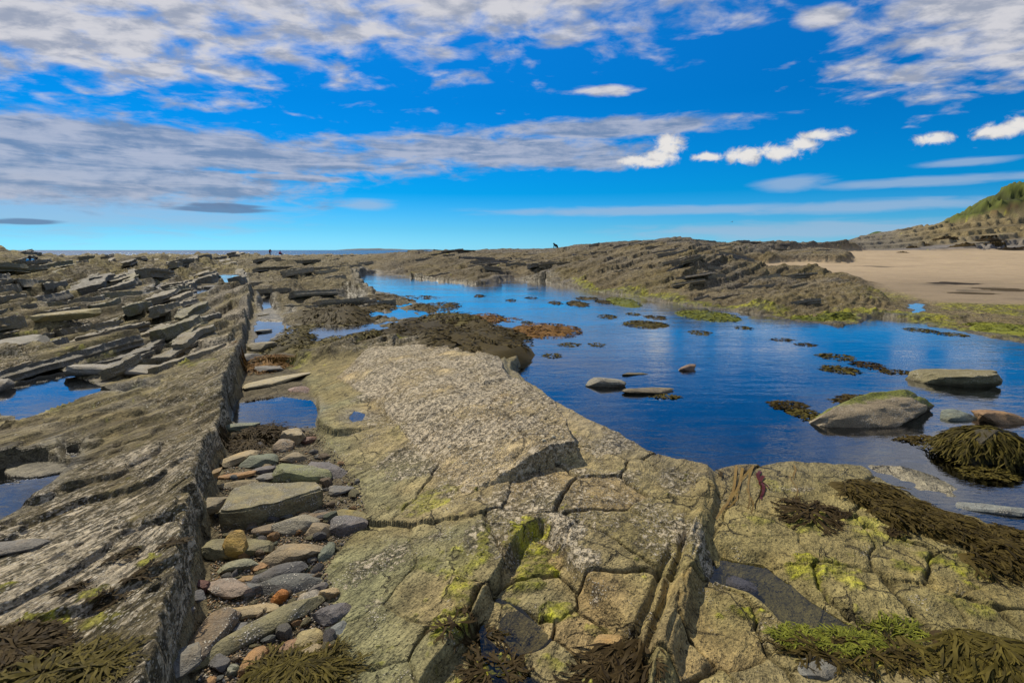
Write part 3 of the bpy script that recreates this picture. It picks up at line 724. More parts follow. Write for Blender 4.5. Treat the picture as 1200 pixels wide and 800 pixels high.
def mat_topped(name, topc, amount):
    """boulder with a green weed film on its upper faces"""
    m, N, out = new_mat(name)
    oi = N.new('ShaderNodeObjectInfo'); tc = N.new('ShaderNodeTexCoord').outputs['Object']
    g = N.noise(tc, 70, 5, .65); bl = N.noise(tc, 7, 5, .6, .3)
    k = N.math('ADD', N.math('MULTIPLY', N.math('SUBTRACT', N.math('ADD', g, bl), 1.0), 1.2), 1.0)
    c = N.mix(1.0, oi.outputs['Color'], N.comb(k, k, k), 'MULTIPLY')
    v = N.voro(tc, 60); d = N.math('MULTIPLY', N.ss(v, .4, .2), N.ss(N.noise(tc, 5, 3), .45, .6))
    c = N.mix(N.math('MULTIPLY', d, .6), c, (.5, .46, .38))
    pos = N.sep(tc); zz = pos[2]
    rim = N.ss(N.math('ADD', zz, N.math('MULTIPLY', bl, .06)), .085, .03)      # weed grows where the tide stands longest
    c = N.mix(N.math('MULTIPLY', rim, .8), c, (.055, .045, .02))
    yy = N.math('ADD', pos[1], N.math('MULTIPLY', N.noise(tc, 6, 5, .65), .35))
    nz = N.sep(N.new('ShaderNodeNewGeometry').outputs['Normal'])[2]
    top = N.math('MULTIPLY', N.ss(yy, .20 - amount, .30 - amount), N.ss(nz, .35, .7))
    c = N.mix(N.math('MULTIPLY', top, .92), c, N.mix(N.ss(g, .35, .65), (.05, .06, .01), (.20, .22, .025)) if topc else c)
    b = principled(N, c, .75, N.bump(N.math('ADD', g, bl), .7, .02), .3)
    N.l.new(b.outputs[0], out.inputs[0]); return m
M_TOPPED = mat_topped('weedy_boulder', True, .10); M_RIM = mat_topped('tide_marked_stone', False, 0)

def mat_weed(name, a, b_, rough=.66):
    m, N, out = new_mat(name)
    oi = N.new('ShaderNodeObjectInfo')
    gp = N.new('ShaderNodeNewGeometry')
    f = N.math('ADD', N.math('MULTIPLY', gp.outputs['Random Per Island'], .7), N.math('MULTIPLY', N.noise(gp.outputs['Position'], 24, 3), .5))
    c = N.mix(N.ss(f, .1, 1.05), a, b_)
    bs = principled(N, c, rough, N.bump(N.noise(gp.outputs['Position'], 60, 3), .4, .006), .07)
    N.l.new(bs.outputs[0], out.inputs[0]); return m
M_WEED = mat_weed('brown_wrack', (.018, .013, .005), (.080, .058, .014))
M_WEEDG = mat_weed('olive_wrack', (.022, .018, .006), (.108, .086, .017))
M_WEEDD = mat_weed('dark_wrack', (.015, .010, .005), (.062, .042, .015))
M_WEEDR = mat_weed('rusty_wrack', (.060, .026, .008), (.20, .105, .022))
M_STRAP = mat_weed('golden_strap_weed', (.16, .085, .02), (.34, .23, .07), .35)
M_RED = mat_weed('red_weed', (.05, .012, .012), (.12, .03, .03), .4)
M_GREEN = mat_weed('green_weed', (.060, .070, .010), (.19, .20, .025), .55)

def mat_water(name, rip=1.0, body=(.55, .62, .62), scale=5.0, ior=1.36):
    m, N, out = new_mat(name)
    pos = N.new('ShaderNodeNewGeometry').outputs['Position']
    n1 = N.noise(N.vec('MULTIPLY', pos, (.55, 1.25, 1)), scale, 4, .6, .6)
    n2 = N.noise(N.vec('MULTIPLY', pos, (.8, 1.6, 1)), scale*5, 2, .5)
    calm = N.ss(N.noise(N.vec('MULTIPLY', pos, (.25, .7, 1)), 1.0, 3, .6), .35, .65, .35, 1.0)
    h = N.math('MULTIPLY', N.math('ADD', n1, N.math('MULTIPLY', n2, .16)), calm)
    nb = N.bump(h, .5*rip, .02)
    fr = N.new('ShaderNodeFresnel'); fr.inputs['IOR'].default_value = ior; N.put(fr.inputs['Normal'], nb)
    gl = N.new('ShaderNodeBsdfGlossy'); gl.inputs['Roughness'].default_value = .03; N.put(gl.inputs['Normal'], nb)
    gl.inputs['Color'].default_value = (1, 1, 1, 1)
    tr = N.new('ShaderNodeBsdfTransparent'); tr.inputs['Color'].default_value = (*body, 1)
    mx = N.new('ShaderNodeMixShader')
    N.put(mx.inputs[0], N.math('MULTIPLY', fr.outputs[0], 1.45, clamp=True)); N.l.new(tr.outputs[0], mx.inputs[1]); N.l.new(gl.outputs[0], mx.inputs[2])
    N.l.new(mx.outputs[0], out.inputs[0]); return m
M_WATER = mat_water('pool_water', .75, (.74, .82, .86), ior=1.62)
M_WATER2 = mat_water('still_water', .35, (.60, .64, .62), ior=1.5)
M_WATER3 = mat_water('trough_water', .3, (.55, .56, .48), ior=1.30)
def mat_sea():
    m, N, out = new_mat('sea_water')
    pos = N.new('ShaderNodeNewGeometry').outputs['Position']
    n = N.noise(N.vec('MULTIPLY', pos, (.4, 1, 1)), .35, 5, .65)
    b = principled(N, (.006, .020, .060), .22, N.bump(n, .9, .9), .25)
    N.l.new(b.outputs[0], out.inputs[0]); return m
M_SEA = mat_sea()
def mat_plain(name, c, rough=.7, var=.25, scale=20):
    m, N, out = new_mat(name)
    pos = N.new('ShaderNodeTexCoord').outputs['Object']
    n = N.noise(pos, scale, 4, .6)
    k = N.math('MULTIPLY_ADD', n, var*2, 1-var)
    b = principled(N, N.mix(1.0, c, N.comb(k, k, k), 'MULTIPLY'), rough, N.bump(n, .3, .01), .3)
    N.l.new(b.outputs[0], out.inputs[0]); return m

# ------------------------------------------------------------------ object helpers
def tag(o, label=None, cat=None, group=None, kind=None):
    if label: o['label'] = label
    if cat: o['category'] = cat
    if group: o['group'] = group
    if kind: o['kind'] = kind
    return o
def link(name, me, parent=None, loc=None):
    o = bpy.data.objects.new(name, me); COL.objects.link(o)
    if parent is not None: o.parent = parent
    if loc is not None: o.location = loc
    return o
def mesh_np(name, V, Q, mats, smooth=True):
    me = bpy.data.meshes.new(name)
    V = np.ascontiguousarray(V, F); Q = np.ascontiguousarray(Q, np.int32)
    k = Q.shape[1]
    me.vertices.add(len(V)); me.vertices.foreach_set('co', V.ravel())
    me.loops.add(Q.size); me.loops.foreach_set('vertex_index', Q.ravel())
    me.polygons.add(len(Q)); me.polygons.foreach_set('loop_start', np.arange(0, Q.size, k, dtype=np.int32))
    me.update(calc_edges=True)
    if smooth: me.polygons.foreach_set('use_smooth', np.ones(len(Q), bool))
    for m in mats: me.materials.append(m)
    return me

# ------------------------------------------------------------------ build the ground
def build_ground():
    core = np.radians(np.linspace(-54, 54, 1010))
    sideL = np.radians(np.linspace(-100, -54.4, 46)); sideR = np.radians(np.linspace(54.4, 100, 46))
    A = np.concatenate([sideL, core, sideR])
    v = np.arange(838, 438, -.92); Dn = EYE / np.tan(PITCH + np.arctan((v-400)/FPX))
    first = np.geomspace(.35, Dn[0]*.99, 22)
    Df = [Dn[-1]]
    while Df[-1] < 62: Df.append(Df[-1]*1.0066)
    while Df[-1] < 104: Df.append(Df[-1]*1.0060)
    while Df[-1] < 240: Df.append(Df[-1]*1.0125)
    Dr = np.concatenate([first, Dn, np.array(Df[1:])])
    aa, dd = np.meshgrid(A, Dr)
    x = dd*np.sin(aa); y = dd*np.cos(aa)
    # rows beyond the side planes would fold the plan, keep them flat
    o = ground(x, np.maximum(y, .02))
    z = o['z']
    for _ in range(1):     # weather the steps where the rows are wider than the steps
        zb = z.copy(); zb[1:-1] = .25*z[:-2] + .5*z[1:-1] + .25*z[2:]
        kk = ss(dd, 4.0, 6)*(1-ss(dd, 16, 24)); z = z*(1-kk) + zb*kk
    back = ss(-y, -.6, .2); z = z*(1-back) + .12*back
    nr, nc = x.shape
    P = np.stack([x, y, z], -1)
    # vertex normals of the whole surface, so that the pieces meet without seams
    du = np.gradient(P, axis=1); dv = np.gradient(P, axis=0)
    Nn = np.cross(du, dv); Nn /= np.linalg.norm(Nn, axis=-1, keepdims=True) + 1e-12
    Nn = Nn.reshape(-1, 3)
    V = P.reshape(-1, 3)
    idx = np.arange(nr*nc, dtype=np.int64).reshape(nr, nc)
    Q = np.stack([idx[:-1, :-1], idx[:-1, 1:], idx[1:, 1:], idx[1:, :-1]], -1).reshape(-1, 4)
    fc = lambda a: a[:-1, :-1].reshape(-1)
    piece = fc(o['piece']).copy(); region = fc(o['region'])
    col = np.concatenate([o['col'].reshape(-1, 3), np.ones((nr*nc, 1))], 1).astype(F)
    mk = np.stack([o['barn'], o['wet'], o['soft'], o['ledge']], -1).reshape(-1, 4).astype(F)
    bed = np.stack([o['s'], o['t'], z*1.0 - .0*o['s']], -1).reshape(-1, 3).astype(F)
    def make(name, sel, parent=None):
        q = Q[sel]; used = np.unique(q); rem = np.zeros(len(V), np.int64); rem[used] = np.arange(len(used))
        me = mesh_np(name, V[used], rem[q], [M_GROUND])
        for nm, arr, tp in (('tint', col, 'FLOAT_COLOR'), ('masks', mk, 'FLOAT_COLOR'), ('bed', bed, 'FLOAT_VECTOR')):
            a = me.attributes.new(nm, tp, 'POINT')
            a.data.foreach_set('color' if tp == 'FLOAT_COLOR' else 'vector', np.ascontiguousarray(arr[used]).ravel())
        me.normals_split_custom_set_from_vertices(Nn[used])
        return link(name, me, parent)
    cnt_ids, counts = np.unique(piece[piece > 0], return_counts=True)
    fam = lambda i: 0 if i < 10_000_000 else i // 10_000_000
    order = np.argsort(-counts); keep = {0: [], 1: [], 2: [], 3: []}
    for k in order:
        i = int(cnt_ids[k]); f = fam(i)
        if counts[k] >= 90 and len(keep[f]) < {0: 60, 1: 70, 2: 30, 3: 110}[f]: keep[f].append(i)
    chosen = np.zeros(len(Q), bool)
    parts = {}
    srt = np.argsort(piece, kind='stable'); ps = piece[srt]
    for f in keep:
        for i in keep[f]:
            a, b = np.searchsorted(ps, i), np.searchsorted(ps, i+1)
            parts[i] = srt[a:b]; chosen[srt[a:b]] = True
    rest = ~chosen
    names = ['rock_platform', 'rock_ridge', 'beach', 'headland', 'gully_floor', 'pool_bed']
    objs = []
    for r, nm in enumerate(names):
        ob = make(nm, np.nonzero(rest & (region == r))[0]); tag(ob, kind='structure'); objs.append(ob)
    for i, sel in parts.items():
        f = fam(i)
        make({0: 'slab', 1: 'ledge', 2: 'ledge', 3: 'ledge'}[f], sel, objs[1] if f == 3 else objs[0])
    return objs
GROUND = build_ground()

# ------------------------------------------------------------------ water
def sheet(name, pts, z, m, grow=.06):
    P = np.array(pts); c = P.mean(0)
    A = P - np.roll(P, 1, 0); B = np.roll(P, -1, 0) - P
    area = .5*np.sum(P[:,0]*np.roll(P[:,1], -1) - np.roll(P[:,0], -1)*P[:,1])
    n = np.stack([A[:,1]/(np.linalg.norm(A, axis=1)+1e-9) + B[:,1]/(np.linalg.norm(B, axis=1)+1e-9), -(A[:,0]/(np.linalg.norm(A, axis=1)+1e-9) + B[:,0]/(np.linalg.norm(B, axis=1)+1e-9))], 1)
    n /= np.linalg.norm(n, axis=1, keepdims=True)+1e-9
    P = P + n*grow*(1 if area > 0 else -1)
    bm = bmesh.new(); f = bm.faces.new([bm.verts.new((p[0], p[1], z)) for p in P]); f.normal_update()
    if f.normal.z < 0: f.normal_flip()
    me = bpy.data.meshes.new(name); bm.to_mesh(me); bm.free(); me.materials.append(m)
    return tag(link(name, me), kind='structure')
sheet('rock_pool', POOL, 0.0, M_WATER, .22)
sheet('tide_pool', PX([(338,402),(336,372),(345,345),(380,330),(420,326),(432,340),(480,356),(540,376),(590,396),(560,400),(480,392),(420,398),(380,402)]), .012, M_WATER2, .02)
for n, P, wl in POOLS:
    sheet('tide_pool', P, wl, M_WATER2, .07*max(.6, math.hypot(*P[0])/9))
sheet('trough_pool', PX([(826,645),(905,648),(965,688),(1020,722),(1085,735),(1060,780),(985,755),(925,745),(880,712),(840,700)], .02), -.004, M_WATER3, .02)
sheet('step_pool', PX([(560,690),(600,700),(640,740),(680,800),(600,830),(570,760)], .05), .020, M_WATER3, .02)
bm = bmesh.new()
ring = [bm.verts.new((45000*math.cos(a*math.pi/48), 45000*math.sin(a*math.pi/48), -1.1)) for a in range(96)]
bm.faces.new(ring); me = bpy.data.meshes.new('sea'); bm.to_mesh(me); bm.free(); me.materials.append(M_SEA)
tag(link('sea', me), kind='structure')

# low islands on the horizon and a green field beyond the beach
def hill(name, u0, u1, y, vtop, m, base=-2.0, depth=.25, seed=1):
    n, k = 60, 14
    xs = np.linspace((u0-600)/FPX*y, (u1-600)/FPX*y, n); w = xs[-1]-xs[0]
    V = []; ztop = EYE + (293-vtop)/FPX*y
    for j in range(k):
        g = j/(k-1)
        for i in range(n):
            e = math.sin(math.pi*i/(n-1))**.6*math.sin(math.pi*g)**.7
            zz = base + (ztop-base)*e*(.75 + .35*float(vn(np.array([i*.22]), np.array([g*3.0]), seed)[0]))
            V.append((xs[i], y + (g-.5)*depth*w, zz))
    Q = [(j*n+i, j*n+i+1, (j+1)*n+i+1, (j+1)*n+i) for j in range(k-1) for i in range(n-1)]
    return tag(link(name, mesh_np(name, np.array(V), np.array(Q), [m])), kind='structure')
M_FAR = mat_plain('distant_land', (.10, .13, .15), .9, .2, .002)
M_TURF = mat_plain('turf', (.050, .085, .016), .95, .4, .4)
hill('island', 395, 490, 9000, 291.2, M_FAR, -5, .2, 3)
hill('island', 478, 520, 9500, 291.9, M_FAR, -5, .2, 5)
hill('far_field', 975, 1120, 150, 270.0, M_TURF, -1, .5, 9)

# ------------------------------------------------------------------ loose stones
def stone_mesh(seed, rx, ry, rz, angular=.6, sub=3, flat=0.0):
    rg = 1.9 if sub > 3 else 1.0
    """a broken stone: a ball cut by random facet planes, rounded and roughened"""
    r = random.Random(seed)
    bm = bmesh.new(); bmesh.ops.create_icosphere(bm, subdivisions=sub, radius=1.0)
    pl = []
    for _ in range(int(9 + 5*angular)):
        d = Vector((r.gauss(0, 1), r.gauss(0, 1), r.gauss(0, .9))).normalized(); pl.append((d, r.uniform(.56, .82)))
    if flat: pl += [(Vector((r.uniform(-.12, .12), r.uniform(-.12, .12), 1)).normalized(), .62), (Vector((0, 0, -1)), .62)]
    if flat > .5:
        for k in range(4):
            a = k*math.pi/2 + r.uniform(-.3, .3) ; pl.append((Vector((math.cos(a), math.sin(a), r.uniform(-.15, .15))).normalized(), r.uniform(.68, .82)))
    o1, o2 = r.uniform(0, 99), r.uniform(0, 99)
    co = np.array([v.co for v in bm.verts]); ks = .040 - .032*min(angular + flat*.3, 1)
    rad = np.full(len(co), 1.12)
    for d, q in pl:
        dp = co @ np.array(d); rr = np.where(dp > .05, q/np.maximum(dp, .05), 9)
        hh = np.clip(.5 + .5*(rr-rad)/ks, 0, 1); rad = rr*(1-hh) + rad*hh - ks*hh*(1-hh)
    rad = rad*(1 + .06*rg*fbm(co[:,0]*2+o1 + co[:,2], co[:,1]*2+o2 - co[:,2]*1.3, 3, seed % 97) + .022*rg*fbm(co[:,0]*7+o1, (co[:,1]+co[:,2])*7+o2, 2, seed % 89))
    for v, q, k in zip(bm.verts, co, rad): v.co = Vector((q[0]*k*rx, q[1]*k*ry, q[2]*k*rz))
    me = bpy.data.meshes.new('stone'); bm.to_mesh(me); bm.free()
    me.polygons.foreach_set('use_smooth', np.ones(len(me.polygons), bool))
    if sub >= 2: me.set_sharp_from_angle(angle=R(22))
    return me
GS = 'stones lying in the gully'
def place_stone(name, u1, v1, u2, v2, short, col, label, cat='stone', mat=None, z=None, thick=.55, flat=0.0, ang=.6, tilt=(0, 0), group=None, seed=None, sink=.25, sub=3):
    """lay a stone on the ground along the line between two spots of the plan"""
    zz = z if z is not None else (0.0 if group == GS else on_ground((u1+u2)/2, (v1+v2)/2))
    (x1, y1), (x2, y2) = G(u1, v1, zz+.02), G(u2, v2, zz+.02)
    cx, cy = (x1+x2)/2, (y1+y2)/2
    L = math.hypot(x2-x1, y2-y1); sl = slant((u1+u2)/2, (v1+v2)/2, zz)
    W = short*sl/FPX*1.12
    L = max(L, W*.8)
    H_ = W*thick
    seed = seed if seed is not None else int(u1*7+v1*13+u2*3) % 9999
    me = stone_mesh(seed, L/2*1.46, W/2*1.46, H_/2*1.4, ang, sub, flat)
    me.materials.append(mat or M_STONE)
    o = link(name, me)
    gzv = zz if z is not None else (min(gz(cx, cy), .03) if group == GS else gz(cx, cy))
    o.location = (cx, cy, gzv + H_*(.5-sink)); o.rotation_euler = (tilt[0], tilt[1], math.atan2(y2-y1, x2-x1))
    o.color = (*col, 1); tag(o, label, cat, group)
    return o
T = lambda r, g, b: (r, g, b)
TAN = (.30, .235, .13); ORA = (.30, .175, .075); OLI = (.185, .165, .085); GRY = (.17, .16, .135); SLA = (.095, .092, .090); PUR = (.130, .118, .112)
GRN = (.14, .155, .105); BRN = (.19, .14, .085); PNK = (.25, .195, .15); RED = (.11, .05, .04); BLU = (.17, .18, .165)
STONES = [
 (262,748,378,690,28,OLI,'long olive boulder with a barnacled flank lying slantwise across the gully',M_STONEB,.62,.3,.5),
 (214,768,263,712,36,BRN,'squat brown grey block with a barnacled head against the gully wall',M_STONEB,.6,.6,.5),
 (180,795,238,775,44,GRY,'broad grey slab stone at the lower left end of the gully',M_STONEB,.4,.8,.5),
 (258,706,324,700,20,TAN,'flat tan stone just above the long boulder',M_STONE,.4,.6,.4),
 (266,722,302,718,15,(.13,.13,.125),'flat mid grey stone under the flat tan stone',M_STONE,.4,.6,.4),
 (243,672,291,683,27,PNK,'pinkish speckled wedge with one ridged top edge',M_STONEB,.45,.7,.8),
 (268,640,290,634,24,(.33,.22,.06),'upright orange yellow three cornered stone',M_STONE,1.0,0,.9),
 (261,653,301,650,18,(.24,.235,.15),'pale greenish angular stone below the orange three cornered stone',M_STONE,.6,.3,.8),
 (238,640,320,630,24,OLI,'long low olive topped stone with a grey front behind the orange stone',M_STONE,.55,.7,.5),
 (312,641,368,636,26,(.235,.185,.11),'smooth tan loaf shaped stone in mid gully',M_STONE,.62,.3,.3),
 (297,666,360,653,20,SLA,'dark slate bar below the tan loaf shaped stone',M_STONEB,.6,.5,.6),
 (315,673,374,667,21,(.12,.12,.105),'dark stone splashed with white barnacles above the long boulder',M_STONEB,.6,.2,.4),
 (381,643,387,630,12,GRN,'short greenish finger of stone standing at the slab edge',M_STONE,1.0,.2,.4),
 (371,719,406,712,25,PUR,'brownish grey block at the right end of the long boulder',M_STONE,.75,.5,.8),
 (378,691,396,686,13,TAN,'small tan stone at the tip of the long boulder',M_STONE,.7,.2,.6),
 (280,770,311,752,22,ORA,'glossy orange stone beside the olive weed tuft',M_STONE,.7,.3,.5),
 (313,757,354,742,22,(.22,.135,.075),'reddish brown wedge below the long boulder',M_STONE,.6,.5,.8),
 (347,735,371,742,18,(.25,.205,.10),'little tan olive block under the long boulder',M_STONE,.7,.5,.7),
 (345,766,381,754,27,(.29,.225,.12),'rounded tan stone right of the reddish brown wedge',M_STONE,.65,.2,.4),
 (379,752,387,748,10,ORA,'small bright orange stone at the slab edge',M_STONE,.8,.2,.6),
 (239,783,253,779,11,ORA,'small orange cube of stone at the gully foot',M_STONE,.8,.4,.7),
 (248,797,266,788,14,BLU,'bluish grey pebble at the lower frame edge',M_STONE,.7,0,.4),
 (264,771,280,767,12,(.19,.19,.14),'pale olive pebble left of the glossy orange stone',M_STONE,.7,0,.3),
 (264,800,286,790,19,ORA,'orange stone at the very foot of the gully',M_STONE,.7,.2,.5),
 (318,691,334,685,14,(.33,.13,.03),'rust orange pebble tucked above the long boulder',M_STONE,.8,0,.5),
 (228,683,242,674,17,RED,'dark red stone against the wall foot',M_STONE,.8,.2,.5),
 (220,709,240,702,15,SLA,'dark slate pebble near the wall foot',M_STONE,.6,0,.3),
 (248,765,268,757,18,SLA,'dark slate stone under the long boulder tip',M_STONE,.6,.3,.5),
 (206,730,224,716,16,(.12,.11,.10),'dull grey stone wedged at the wall foot',M_STONE,.6,.3,.5),
 (385,605,424,609,24,PUR,'purplish grey round cornered stone on the slab edge',M_STONEB,.7,.3,.6),
 (396,592,432,598,17,(.20,.165,.06),'mustard olive flat stone on the slab edge',M_STONE,.5,.6,.6),
 (358,601,393,588,15,BRN,'brown wedge leaning beside the big flat slab',M_STONE,.5,.5,.7),
 (362,612,386,608,22,(.21,.165,.10),'tan brown stone between the barnacled stone and the purplish stone',M_STONE,.6,.4,.6),
 (328,608,364,602,21,(.24,.215,.15),'rounded stone crusted with cream barnacles under the big slab',M_STONEB,.65,0,.3),
 (228,604,264,584,30,(.20,.165,.10),'tan brown slab end broken from the big flat slab',M_STONE,.4,.8,.6),
 (321,548,381,552,25,(.185,.19,.09),'greenish block with a bright green weed spot',M_STONEB,.6,.6,.6),
 (362,541,409,548,20,PUR,'purplish slate slab overhanging the smooth rock',M_STONE,.5,.7,.7),
 (383,566,410,566,13,(.15,.145,.13),'grey barnacle tipped stone on the slab rim',M_STONEB,.6,.1,.4),
 (286,534,325,530,22,GRN,'grey green angular slab below the dark weed',M_STONE,.5,.6,.8),
 (260,537,300,524,24,TAN,'pale tan three cornered slab below the dark weed',M_STONE,.4,.7,.8),
 (253,552,297,548,10,ORA,'thin orange flake of stone',M_STONE,.5,.6,.6),
 (302,554,321,552,13,(.19,.18,.155),'light grey egg shaped stone',M_STONE,.8,0,.1),
 (301,544,326,541,12,PUR,'purple grey stone behind the light grey egg shaped stone',M_STONE,.7,.3,.5),
 (336,507,357,503,23,(.28,.23,.14),'upright tan stone crusted with barnacles by the gully pool',M_STONEB,.85,.1,.5),
 (322,517,338,512,17,(.25,.19,.12),'tan brown stone at the foot of the upright crusted stone',M_STONEB,.8,.1,.5),
 (355,508,368,503,9,(.16,.09,.06),'reddish brown finger stone by the gully pool',M_STONE,.8,.1,.5),
 (328,533,358,529,14,(.24,.19,.11),'low tan stone with honeycomb crust',M_STONEB,.6,.2,.5),
 (288,446,353,432,22,(.33,.28,.17),'pale flat topped slab at the head of the gully',M_STONE,.22,.9,.6),
 (341,451,366,449,12,(.30,.21,.17),'pinkish barnacle crusted lump beside the pale slab',M_STONEB,.7,0,.4),
 (269,467,295,465,13,GRY,'grey oval stone at the gully pool edge',M_STONE,.6,0,.2),
 (322,460,349,458,11,(.16,.155,.14),'grey stone just below the pale flat topped slab',M_STONE,.6,.3,.5),
 (338,467,354,464,9,(.27,.22,.14),'small tan stone breaking the gully pool',M_STONE,.7,.1,.5),
 (253,498,303,493,15,GRN,'greenish bar of stone damming the gully pool',M_STONEB,.6,.7,.5),
 (236,565,257,556,14,(.23,.15,.06),'orange brown stone against the wall',M_STONE,.6,.3,.5),
 (239,553,248,548,9,ORA,'tiny orange stone against the wall above the orange brown one',M_STONE,.8,.1,.5),
 (264,561,303,557,12,(.24,.19,.10),'knobbly tan stone with worn pits',M_STONEB,.5,.2,.5),
 (352,694,374,683,16,(.33,.29,.22),'pale barnacle white stone peeping over the long boulder',M_STONEB,.6,.1,.5),
 (280,420,300,416,10,GRY,'grey stone where the gully narrows',M_STONE,.6,.2,.5),
 (300,428,330,423,13,(.17,.16,.14),'grey flat stone beneath the rusty weed',M_STONE,.5,.5,.5),
 (300,612,330,606,12,(.20,.155,.10),'brown flat stone below the front of the big slab',M_STONE,.5,.4,.5),
 (296,655,312,650,10,ORA,'orange pebble between the pale greenish stone and the slate bar',M_STONE,.7,0,.4),
 (284,682,300,674,20,(.14,.14,.13),'grey stone right of the pinkish wedge',M_STONE,.6,.3,.5),
 (270,667,300,664,12,(.26,.17,.07),'tan orange stone behind the pinkish wedge',M_STONE,.5,.4,.5),
 (366,682,384,676,11,SLA,'small slate pebble right of the white splashed stone',M_STONE,.7,0,.3),
 (388,735,402,728,14,BLU,'cool grey slabby stone wedged at the rock rim',M_STONE,.5,.5,.6),
]
for (u1, v1, u2, v2, sh, colr, lab, m, th, fl, an) in STONES:
    place_stone('stone', u1, v1, u2, v2, sh, colr, lab, 'stone', m, None, th, fl, an, (rnd.uniform(-.12, .12), rnd.uniform(-.10, .10)), GS)
# the big slab in the gully: a real split block
def prism(name, top, z1, z0, m, bev=.012, seed=3, cuts=3):
    r = random.Random(seed)
    cx = sum(p[0] for p in top)/len(top); cy = sum(p[1] for p in top)/len(top)
    zt = (lambda p: z1 if not callable(z1) else z1(p))
    bm = bmesh.new()
    a = [bm.verts.new((p[0]-cx, p[1]-cy, zt(p))) for p in top]; b = [bm.verts.new(((p[0]-cx)*1.02, (p[1]-cy)*1.02, z0)) for p in top]
    bm.faces.new(a); n = len(top)
    for i in range(n): bm.faces.new((a[(i+1) % n], a[i], b[i], b[(i+1) % n]))
    bm.faces.new(b[::-1]); bmesh.ops.recalc_face_normals(bm, faces=bm.faces)
    bmesh.ops.bevel(bm, geom=list(bm.edges), offset=bev, segments=2, affect='EDGES')
    bmesh.ops.triangulate(bm, faces=bm.faces)
    for _ in range(cuts):
        lng = [e for e in bm.edges if e.calc_length() > .03]
        bmesh.ops.subdivide_edges(bm, edges=lng, cuts=1); bmesh.ops.triangulate(bm, faces=[f for f in bm.faces if len(f.verts) > 3])
    co = np.array([v.co for v in bm.verts])
    dz = fbm(co[:,0]*14+seed, co[:,1]*14 + co[:,2]*9, 4, seed)*.010; dx = fbm(co[:,0]*8, co[:,2]*40+seed, 3, seed+5)*.008; dy = fbm(co[:,1]*9+co[:,0]*7, co[:,2]*46, 3, seed+7)*.010
    for v, p, q, w in zip(bm.verts, dx, dy, dz): v.co += Vector((p, q, w))
    me = bpy.data.meshes.new(name); bm.to_mesh(me); bm.free(); me.materials.append(m)
    me.polygons.foreach_set('use_smooth', np.ones(len(me.polygons), bool)); me.set_sharp_from_angle(angle=R(40))
    return link(name, me, None, (cx, cy, 0))
bs = prism('stone', PX([(256,597),(272,570),(300,563),(372,562),(378,570),(330,585),(290,595)], .085), .075, -.12, M_STONEB, .012, 5)
bs.color = (.20, .175, .095, 1); tag(bs, 'big flat topped slab with a dark barnacled front, largest stone in the gully', 'stone', GS)

# small pebbles of the gully floor: real stones, one mesh shared by several
PEB = [stone_mesh(300+i, 1, .5+.5*rnd.random(), .35+.4*rnd.random(), .7, 2, 0) for i in range(9)]
for p in PEB: p.materials.append(M_STONE)
def inside_gully(x, y):
    a = np.array([x]); b = np.array([y])
    return line_sd(a, b, WALL)[0][0] > .10 and line_sd(a, b, GEDGE)[0][0] < -.0
cand = []
while len(cand) < 240:
    v = rnd.choice([rnd.uniform(505, 640), rnd.uniform(600, 800), rnd.uniform(640, 800)]); u = rnd.uniform(200, 420)
    x, y = G(u, v, -.06)
    if inside_gully(x, y): cand.append((x, y))
zs = gzs([c[0] for c in cand], [c[1] for c in cand])
PC = [SLA, GRY, TAN, ORA, OLI, BRN, PUR, BLU, GRN, GRY, OLI, BRN, (.14,.13,.12), OLI, BRN, GRY, TAN, OLI]
for (x, y), z in zip(cand, zs):
    s = rnd.choice([.014, .018, .022, .028, .036, .042])*(.8 + .5*rnd.random())*math.sqrt(y/2.4)
    o = link('pebble', rnd.choice(PEB), None, (x, y, z + s*.32)); o.scale = (s, s, s)
    o.rotation_euler = (rnd.uniform(-.4, .4), rnd.uniform(-.4, .4), rnd.uniform(0, 6.3))
    c = rnd.choice(PC); o.color = (c[0], c[1], c[2], 1)
    tag(o, 'small loose pebble among the bigger stones on the gully floor', 'pebble', 'pebbles on the gully floor')
